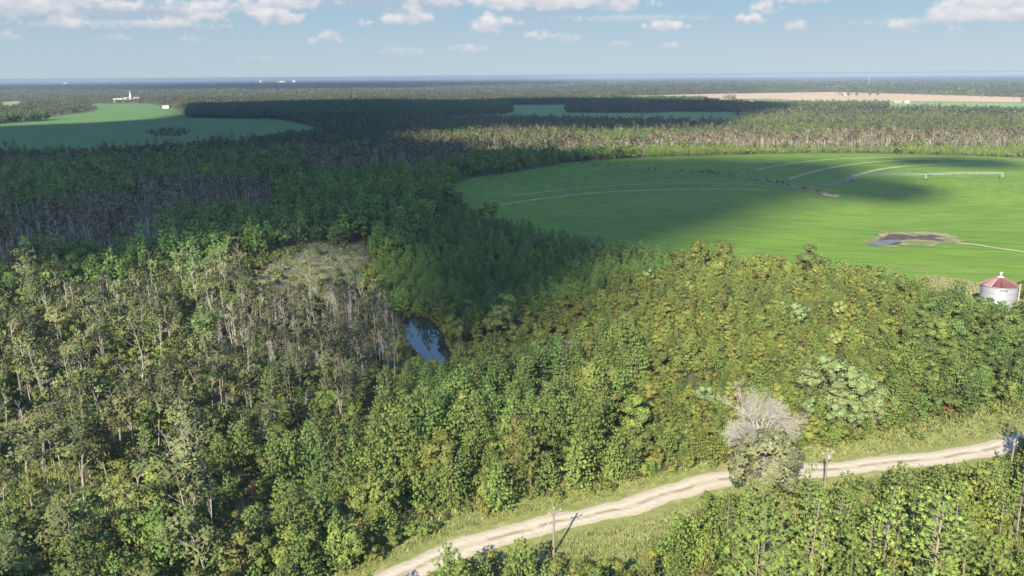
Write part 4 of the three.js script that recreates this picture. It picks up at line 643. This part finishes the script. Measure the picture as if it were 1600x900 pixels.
// ───────────────────────── utility poles ─────────────────────────
{
  const wood = std(0.26, 0.22, 0.16, 0.9), arm = std(0.34, 0.30, 0.24, 0.9), glass = std(0.55, 0.56, 0.55, 0.3), can = std(0.5, 0.5, 0.5, 0.5, { metalness: 0.3 });
  const pole = (u, v, top, label, opts) => {
    const p = G(u, v), h = heightTo(p, top), o = thing('utility_pole', label, 'utility pole', p, opts.turn || 0, undefined), s = new THREE.CylinderGeometry(0.13, 0.20, h + 0.3, 10); s.translate(0, h / 2 - 0.15, 0); mesh('shaft', s, wood, o);
    mesh('crossarm', new THREE.BoxGeometry(opts.arm, 0.13, 0.11).translate(0, h - 0.55, 0.19), arm, o);
    for (const x of [-1, 0, 1]) mesh('insulator', new THREE.CylinderGeometry(0.05, 0.09, 0.24, 8).translate(x * (opts.arm / 2 - 0.1), x ? h - 0.36 : h + 0.12, x ? 0.19 : 0), glass, o);
    for (const x of [-1, 1]) { const b = new THREE.BoxGeometry(0.05, opts.arm * 0.42, 0.04); b.rotateZ(x * 0.85); b.translate(x * opts.arm * 0.17, h - 0.86, 0.27); mesh('brace', b, arm, o); }
    if (opts.can) mesh('transformer', new THREE.CylinderGeometry(0.24, 0.24, 0.75, 14).translate(0.38, h - 1.3, 0), can, o);
    if (opts.guy) { const m = new MB(); m.limb(V(0, h - 0.8, 0), V(-2.2, h - 2.9, 0.8), 0.05, 0.05, 5, [0.45, 0.4, 0.32]); mesh('side_brace', m.build(), barkMat, o); }
  };
  pole(865, 869, 794, 'weathered utility pole with a crossarm beside the road in the grass strip', { arm: 2.2, turn: 0.5, guy: true });
  pole(1288, 764, 703, 'utility pole with a pale crossarm rising across the road in the middle right', { arm: 2.4, turn: 0.3, can: true });
  pole(1576, 752, 688, 'pale utility pole at the right end of the dirt road', { arm: 1.6, turn: 0.6 });
}

// ───────────────────────── irrigator ─────────────────────────
{
  const A = G(1331, 283), B = G(1445.5, 281.5), D = G(1565, 279.5), o = thing('irrigator', 'long white pivot irrigator standing across the green crop', 'irrigator', A), zinc = std(0.50, 0.52, 0.54, 0.5, { metalness: 0.2 }), tyre = std(0.03, 0.03, 0.03, 0.9), H = 4.2;
  const tube = (pts, r, name) => mesh(name, new THREE.TubeGeometry(new THREE.CatmullRomCurve3(pts), Math.max(2, pts.length * 3), r, 6), zinc, o);
  const rel = (p) => p.clone().sub(A), span = (p, q) => {
    const d = q.clone().sub(p), n = 9, side = V(-d.z, 0, d.x).normalize(), top = [], low = [];
    for (let i = 0; i <= n; i++) { const t = i / n, bow = Math.sin(t * Math.PI), c = p.clone().lerp(q, t); top.push(c.clone().setY(H + bow * 0.7)); low.push(c.clone().setY(H + bow * 0.7 - 1.1 * Math.min(1, bow * 2.5))); }
    tube(top, 0.13, 'pipe');
    const g = []; const rod = (a, b, r = 0.045) => { const l = a.distanceTo(b); if (l < 0.05) return; const c = new THREE.CylinderGeometry(r, r, l, 5); c.applyQuaternion(new THREE.Quaternion().setFromUnitVectors(UPV, b.clone().sub(a).normalize())); c.translate((a.x + b.x) / 2, (a.y + b.y) / 2, (a.z + b.z) / 2); g.push(c); };
    for (let i = 0; i < n; i++) for (const s of [-0.7, 0.7]) { const a = low[i].clone().addScaledVector(side, s * Math.min(1, Math.sin(i / n * Math.PI) * 2)), b = low[i + 1].clone().addScaledVector(side, s * Math.min(1, Math.sin((i + 1) / n * Math.PI) * 2)); rod(a, b, 0.055); rod(top[i], b); rod(b, top[i + 1]); }
    mesh('truss', mergeGeometries(g), zinc, o);
    for (let i = 1; i < n; i++) { const c = top[i]; mesh('drop_hose', new THREE.CylinderGeometry(0.045, 0.045, 2.0, 5).translate(c.x, c.y - 1.2, c.z), zinc, o); }
  };
  const a = V(), b = rel(B), c = rel(D); span(a, b); span(b, c);
  [a, b, c].forEach((p, i) => {
    const d = (i < 2 ? b : c).clone().sub(i < 2 ? a : b).normalize(), f = V(-d.z, 0, d.x), g = [];
    const rod = (m, n, r) => { const l = m.distanceTo(n), k = new THREE.CylinderGeometry(r, r, l, 6); k.applyQuaternion(new THREE.Quaternion().setFromUnitVectors(UPV, n.clone().sub(m).normalize())); k.translate((m.x + n.x) / 2, (m.y + n.y) / 2, (m.z + n.z) / 2); g.push(k); };
    const T = p.clone().setY(H); for (const s of [-1, 1]) { rod(T.clone().addScaledVector(d, 0.4), p.clone().addScaledVector(f, s * 2).setY(0.7), 0.10); rod(T.clone().addScaledVector(d, -0.8), p.clone().addScaledVector(f, s * 2).setY(0.7), 0.08); } rod(p.clone().addScaledVector(f, -2).setY(0.7), p.clone().addScaledVector(f, 2).setY(0.7), 0.11);
    if (i === 0) for (const s of [-1, 1]) rod(p.clone().addScaledVector(d, 3 * s).setY(0.1), T, 0.12);
    mesh('tower', mergeGeometries(g), zinc, o);
    for (const s of [-1, 1]) { const w = new THREE.TorusGeometry(0.5, 0.19, 8, 18), q = p.clone().addScaledVector(f, s * 2); w.rotateY(Math.atan2(-f.z, f.x)); w.translate(q.x, 0.69, q.z); mesh('wheel', w, tyre, o); }
  });
}

// ───────────────────────── far buildings and towers ─────────────────────────
{
  const wht = std(0.72, 0.71, 0.68, 0.8), tan = std(0.42, 0.31, 0.25, 0.9), tin = std(0.66, 0.66, 0.68, 0.5), brick = std(0.42, 0.22, 0.15, 0.9), pane = std(0.05, 0.06, 0.08, 0.15), beige = std(0.6, 0.5, 0.4, 0.8);
  const house = (name, u, v, w, d, h, roofH, wall, roof, label, cat, turn = 0.15) => {
    const p = G(u, v), o = thing(name, label, cat, p, turn); mesh('wall', new THREE.BoxGeometry(w, h, d).translate(0, h / 2, 0), wall, o);
    const s = new THREE.Shape([new THREE.Vector2(-d / 2 - 0.5, 0), new THREE.Vector2(d / 2 + 0.5, 0), new THREE.Vector2(0, roofH)]), g = new THREE.ExtrudeGeometry(s, { depth: w + 1, bevelEnabled: false }); g.translate(0, 0, -(w + 1) / 2); g.rotateY(Math.PI / 2); g.translate(0, h + 0.003, 0); mesh('roof', g, roof, o);
    const n = Math.max(2, Math.round(w / 5)); for (let i = 0; i < n; i++) mesh('window', new THREE.BoxGeometry(1.4, 1.5, 0.1).translate(-w / 2 + (i + 0.5) * w / n, h * 0.55, d / 2 + 0.05), pane, o); return o;
  };
  house('church_hall', 187, 160.5, 40, 18, 6, 7, wht, wht, 'white-roofed hall left of the church beyond the far left field', 'building');
  const ch = house('church', 207, 160, 50, 22, 10, 6, brick, tan, 'brick church with a white steeple beyond the far left field', 'church', 0);
  mesh('steeple', new THREE.CylinderGeometry(0.3, 4.6, 20, 4).rotateY(Math.PI / 4).translate(0, 26, 9), wht, ch); mesh('porch', new THREE.BoxGeometry(12, 12, 6).translate(0, 6, 15), wht, ch);
  house('low_building', 232, 160, 24, 12, 4, 3, wht, beige, 'low pale building right of the church', 'building');
  house('low_building', 174, 160, 20, 10, 3.5, 3, beige, wht, 'low beige building left of the white-roofed hall', 'building');
  house('white_shed', 259.5, 169.5, 14, 9, 4, 3, wht, tin, 'small white shed at the edge of the trees right of the church', 'shed'); house('farmhouse', 19, 171, 22, 12, 7, 4, wht, tin, 'white farmhouse among trees at the far left edge', 'house'); house('farmhouse', 53, 166.5, 12, 8, 4, 3, wht, wht, 'small white house between trees near the far left edge', 'house');
  [[1294, 139.5], [1304, 139.2], [1310.5, 139.5], [1317, 139.3]].forEach(([u, v], i) => house('farmhouse', u, v, 18, 12, 8, 5, wht, wht, ['first of four white houses in a row beyond the tan field, from the left', 'second of four white houses in a row beyond the tan field, from the left', 'third of four white houses in a row beyond the tan field, from the left', 'rightmost of four white houses in a row beyond the tan field'][i], 'house'));
  house('barn', 1402, 162, 19, 10, 3, 4, tan, tan, 'tan-roofed barn in the green strip at far right', 'barn'); house('white_shed', 1417, 161.5, 9, 7, 3.5, 2.5, wht, wht, 'white shed right of the tan-roofed barn', 'shed');
  house('farmhouse', 1318, 149, 14, 10, 6, 4, beige, tan, 'beige farmhouse in the trees on the tan field', 'house'); house('farmhouse', 1500, 143, 26, 14, 8, 5, wht, beige, 'pale house among the trees beyond the tan field at right', 'house'); house('farmhouse', 1519, 146.3, 24, 12, 7, 5, wht, tan, 'pink-roofed house beyond the tan field at far right', 'house'); house('long_barn', 676, 141.5, 60, 16, 7, 4, wht, wht, 'long white barn near the horizon at the centre', 'barn'); house('low_building', 866, 148, 24, 12, 5, 3, wht, wht, 'small white building near the far tan patch', 'building');
  const plant = (u, v, w, h, l) => { const p = G(u, v), o = thing('plant_building', l, 'industrial building', p); mesh('wall', new THREE.BoxGeometry(w, h, 40).translate(0, h / 2, 0), wht, o); mesh('roof', new THREE.BoxGeometry(w * 0.5, h * 0.35, 30).translate(w * 0.1, h * 1.18, 0), tin, o); };
  plant(440, 130.6, 90, 24, 'white industrial plant on the horizon left of the centre'); plant(460, 130.4, 34, 36, 'white tower block right of the plant on the horizon'); plant(103, 132.6, 60, 24, 'pale industrial building on the horizon at far left'); plant(408, 130.6, 24, 36, 'small white silo tower left of the horizon plant');
  const mast = (u, v, h, l) => { const p = G(u, v), o = thing('radio_mast', l, 'mast', p); mesh('shaft', new THREE.CylinderGeometry(0.7, 1.4, h, 6).translate(0, h / 2, 0), wht, o); for (let i = 1; i < 4; i++) mesh('platform', new THREE.CylinderGeometry(1.9, 1.9, 0.8, 8).translate(0, h * i / 4, 0), wht, o); };
  mast(260, 137.5, 60, 'thin radio mast standing above the far woods at left'); mast(1357, 136, 55, 'thin radio mast beyond the tan field at right');
  const wt = G(165, 131.5), t = thing('water_tower', 'white water tower on the horizon at left', 'water tower', wt); mesh('tank', new THREE.SphereGeometry(12, 20, 12).scale(1, 0.75, 1).translate(0, 50, 0), wht, t); mesh('column', new THREE.CylinderGeometry(3, 4, 42, 12).translate(0, 21, 0), wht, t);
  // tree rows and blocks that stand in the far fields
  const rows = [];
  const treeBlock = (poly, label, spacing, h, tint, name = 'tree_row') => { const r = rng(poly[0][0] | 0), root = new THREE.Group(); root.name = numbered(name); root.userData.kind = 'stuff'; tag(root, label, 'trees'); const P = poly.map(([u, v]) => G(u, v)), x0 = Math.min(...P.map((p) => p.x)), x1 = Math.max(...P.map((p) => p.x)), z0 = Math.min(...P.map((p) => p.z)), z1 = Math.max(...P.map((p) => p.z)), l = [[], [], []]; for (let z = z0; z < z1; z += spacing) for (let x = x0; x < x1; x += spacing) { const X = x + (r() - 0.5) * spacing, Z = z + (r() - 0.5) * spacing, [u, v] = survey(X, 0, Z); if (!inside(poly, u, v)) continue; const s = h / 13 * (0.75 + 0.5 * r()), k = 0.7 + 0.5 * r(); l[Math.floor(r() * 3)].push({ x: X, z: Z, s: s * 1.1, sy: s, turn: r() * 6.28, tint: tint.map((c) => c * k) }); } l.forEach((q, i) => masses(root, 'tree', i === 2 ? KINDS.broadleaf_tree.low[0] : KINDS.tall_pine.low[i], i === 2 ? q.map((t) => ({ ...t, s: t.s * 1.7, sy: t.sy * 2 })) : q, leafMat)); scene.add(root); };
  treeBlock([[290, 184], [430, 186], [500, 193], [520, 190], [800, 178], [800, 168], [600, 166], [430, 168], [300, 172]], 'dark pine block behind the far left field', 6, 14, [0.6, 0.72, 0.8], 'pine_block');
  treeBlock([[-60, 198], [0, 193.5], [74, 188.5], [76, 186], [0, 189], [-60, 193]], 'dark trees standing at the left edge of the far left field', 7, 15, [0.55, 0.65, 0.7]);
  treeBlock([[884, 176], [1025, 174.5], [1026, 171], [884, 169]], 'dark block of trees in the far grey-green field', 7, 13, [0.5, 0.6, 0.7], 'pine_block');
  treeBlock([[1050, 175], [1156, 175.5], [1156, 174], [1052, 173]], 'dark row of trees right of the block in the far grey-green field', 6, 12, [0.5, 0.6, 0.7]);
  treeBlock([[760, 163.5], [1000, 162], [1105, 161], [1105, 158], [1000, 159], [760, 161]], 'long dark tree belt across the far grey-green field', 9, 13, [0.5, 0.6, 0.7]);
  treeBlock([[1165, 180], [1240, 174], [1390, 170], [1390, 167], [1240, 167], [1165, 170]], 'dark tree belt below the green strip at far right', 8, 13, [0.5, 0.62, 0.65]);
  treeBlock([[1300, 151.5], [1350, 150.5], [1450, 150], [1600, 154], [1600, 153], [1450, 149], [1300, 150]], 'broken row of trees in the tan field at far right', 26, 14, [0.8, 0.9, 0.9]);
  treeBlock([[225, 209], [262, 204], [300, 206], [285, 214], [240, 216]], 'brushy hollow inside the far left field', 7, 6, [0.9, 0.9, 0.8], 'thicket');
}

// ───────────────────────── grass along the road, reeds, brush piles ─────────────────────────
{
  const r = rng(88), B = [0, 1, 2].map((i) => { const q = rng(60 + i), m = new MB(); for (let k = 0; k < 16; k++) { const a = q() * 6.28, l = 0.35 + 0.5 * q(), c = V((q() - 0.5) * 0.7, 0, (q() - 0.5) * 0.7), e = c.clone().add(V(Math.cos(a) * l * 0.5, l, Math.sin(a) * l * 0.5)), s = V(-Math.sin(a), 0, Math.cos(a)).multiplyScalar(0.06); m.tri(c.clone().add(s), c.clone().sub(s), e, V(0, 1, 0), tone([0.26, 0.30, 0.075], 0.7 + 0.6 * q())); } return m.build(); });
  const root = new THREE.Group(); root.name = 'roadside_grass'; root.userData.kind = 'stuff'; tag(root, 'rough grass along the dirt road and in the clearing', 'grass');
  const lists = [[], [], []];
  const sow = (poly, n, tall, dry) => { const P = poly.map(([u, v]) => G(u, v)), x0 = Math.min(...P.map((p) => p.x)), x1 = Math.max(...P.map((p) => p.x)), z0 = Math.min(...P.map((p) => p.z)), z1 = Math.max(...P.map((p) => p.z)); for (let i = 0; i < n; i++) { const X = lerp(x0, x1, r()), Z = lerp(z0, z1, r()), [u, v] = survey(X, 0, Z); if (!inside(poly, u, v)) continue; const q = nearRoad(X, Z); if (q < 3.4 + r() || (n > 60000 && (q < 9 || r() < 0.4))) continue; const k = 0.7 + 0.6 * r(), d = dry * (0.6 + 0.8 * fbm(X / 6, Z / 6, 3, 3)), s = tall * (0.5 + r()) * (q < 5 ? 0.6 : 1); lists[i % 3].push({ x: X, z: Z, s: 0.9 + 0.5 * r(), sy: s, turn: r() * 6.28, tint: [k * (1 + 0.22 * d), k * (1 + 0.1 * d), k * (1 + 0.6 * d)] }); } };
  sow([[-60, 1010], [-60, 640], [500, 640], [760, 700], [1000, 660], [1400, 600], [1700, 560], [1700, 1010]], 90000, 0.9, 0.3); sow(VERGE_WIDE, 58000, 0.55, 0.5); sow(CLEARING, 4500, 0.9, 0.9); sow(APRON, 5000, 0.7, 1.2);
  lists.forEach((l, i) => masses(root, 'grass_tuft', B[i], l, leafMat)); scene.add(root);
  const brush = new THREE.Group(); brush.name = 'brush_piles'; brush.userData.kind = 'stuff'; tag(brush, 'grey brush and slash scattered over the clearing', 'brush');
  const m = new MB(); for (let k = 0; k < 40; k++) { const a = V((r() - 0.5) * 3, 0.1 + 0.5 * r(), (r() - 0.5) * 2); m.limb(a, a.clone().add(V((r() - 0.5) * 2.2, 0.6 * r(), (r() - 0.5) * 2.2)), 0.06, 0.02, 3, tone(C.pale, 0.6 + 0.5 * r())); }
  const l = []; for (let i = 0; i < 260; i++) { const u = lerp(362, 592, r()), v = lerp(385, 470, r()); if (!inside(CLEARING, u, v)) continue; const p = G(u, v); l.push({ x: p.x, z: p.z, s: 0.7 + r(), sy: 0.7 + 0.6 * r(), turn: r() * 6.28, tint: [0.9, 0.9, 0.9] }); } masses(brush, 'brush_pile', m.build(), l, leafMat); scene.add(brush);
}

// ───────────────────────── fair-weather clouds whose shadows lie over the land ─────────────────────────
{
  const cloudMat = new THREE.MeshPhysicalMaterial({ color: lin(0.9, 0.9, 0.9), roughness: 1, transmission: 0.5, thickness: 0, side: THREE.DoubleSide });
  const ball = [0, 1, 2].map((i) => { const g = new THREE.IcosahedronGeometry(1, 2), p = g.attributes.position; for (let k = 0; k < p.count; k++) { const v = V().fromBufferAttribute(p, k), s = 0.82 + 0.36 * fbm(v.x * 2 + 5 + i * 9, v.y * 2 + v.z * 2.3 + 5, 3, i); p.setXYZ(k, v.x * s, v.y * s * (v.y < 0 ? 0.45 : 0.8), v.z * s); } g.computeVertexNormals(); return g; });
  const cloud = (poly, alt, step, rMax, label, h = 6, seed = 1, keep = 1) => {
    const r = rng(seed * 991), P = poly.map(([u, v]) => { const g = G(u, v, h); return [g.x, g.z]; }), xs = P.map((p) => p[0]), zs = P.map((p) => p[1]), parts = [], t = (alt - h) / -LIGHT.y;
    const edge = (x, z) => { let m = 1e9; for (let i = 0, j = P.length - 1; i < P.length; j = i++) { const [ax, az] = P[j], [bx, bz] = P[i], dx = bx - ax, dz = bz - az, k = clamp(((x - ax) * dx + (z - az) * dz) / (dx * dx + dz * dz || 1), 0, 1); m = Math.min(m, Math.hypot(x - ax - dx * k, z - az - dz * k)); } return m; };
    for (let z = Math.min(...zs); z < Math.max(...zs); z += step) for (let x = Math.min(...xs); x < Math.max(...xs); x += step) {
      const X = x + (r() - 0.5) * step * 0.8, Z = z + (r() - 0.5) * step * 0.8; if (!inside(P, X, Z) || r() > keep) continue;
      const e = edge(X, Z), R = Math.min(rMax, e * 0.9 + step * 0.25) * (0.85 + 0.3 * r()), g = ball[Math.floor(r() * 3)].clone(); g.rotateY(r() * 6.28); g.scale(R, R * 0.75, R);
      const y = alt + e * 0.12 * r(), k = (y - h) / -LIGHT.y; g.translate(X - LIGHT.x * k, y, Z - LIGHT.z * k); parts.push(g);
    }
    if (parts.length) { const g = mergeGeometries(parts.map((q) => (q.index ? q.toNonIndexed() : q))); g.deleteAttribute('uv'); struct('cloud', g, cloudMat, label); }
  };
  cloud([[-120, 462], [60, 438], [160, 415], [260, 396], [350, 384], [430, 372], [500, 366], [560, 376], [580, 398], [560, 428], [500, 446], [480, 475], [520, 515], [590, 545], [660, 548], [740, 545], [810, 520], [875, 480], [935, 426], [985, 384], [1070, 358], [1160, 324], [1240, 306], [1300, 294], [1368, 272], [1330, 249], [1200, 245], [1090, 242], [1000, 243], [900, 236], [760, 236], [650, 224], [640, 216], [300, 212], [-120, 205]], 3000, 42, 75, 'broad cumulus overhead shading the woods and half of the crop', 5, 1);
  cloud([[-120, 205], [300, 212], [640, 214], [655, 205], [800, 196], [1000, 198], [1150, 190], [1160, 178], [1240, 168], [1150, 159], [900, 156], [700, 158], [520, 158], [380, 162], [290, 164], [290, 172], [230, 180], [100, 187], [-120, 194]], 2800, 70, 120, 'long cumulus shading the farther woods and fields', 8, 2);
  cloud([[1370, 250], [1420, 244.5], [1500, 245], [1570, 250], [1620, 260], [1520, 262], [1430, 257]], 1800, 20, 40, 'small cumulus whose shadow lies on the far side of the crop', 1, 3, 0.95);
  cloud([[1290, 294], [1340, 280], [1430, 282], [1480, 298], [1430, 318], [1340, 314]], 1800, 17, 30, 'ragged cumulus shading the crop below the irrigator', 1, 4, 0.8);
  cloud([[-200, 143], [250, 141], [480, 139.5], [640, 138], [760, 134.5], [930, 130.6], [820, 128.6], [500, 130.8], [200, 133], [-200, 136.4]], 2600, 200, 330, 'far cumulus bank shading the blue distance', 8, 5);
}

renderer.render(scene, camera);
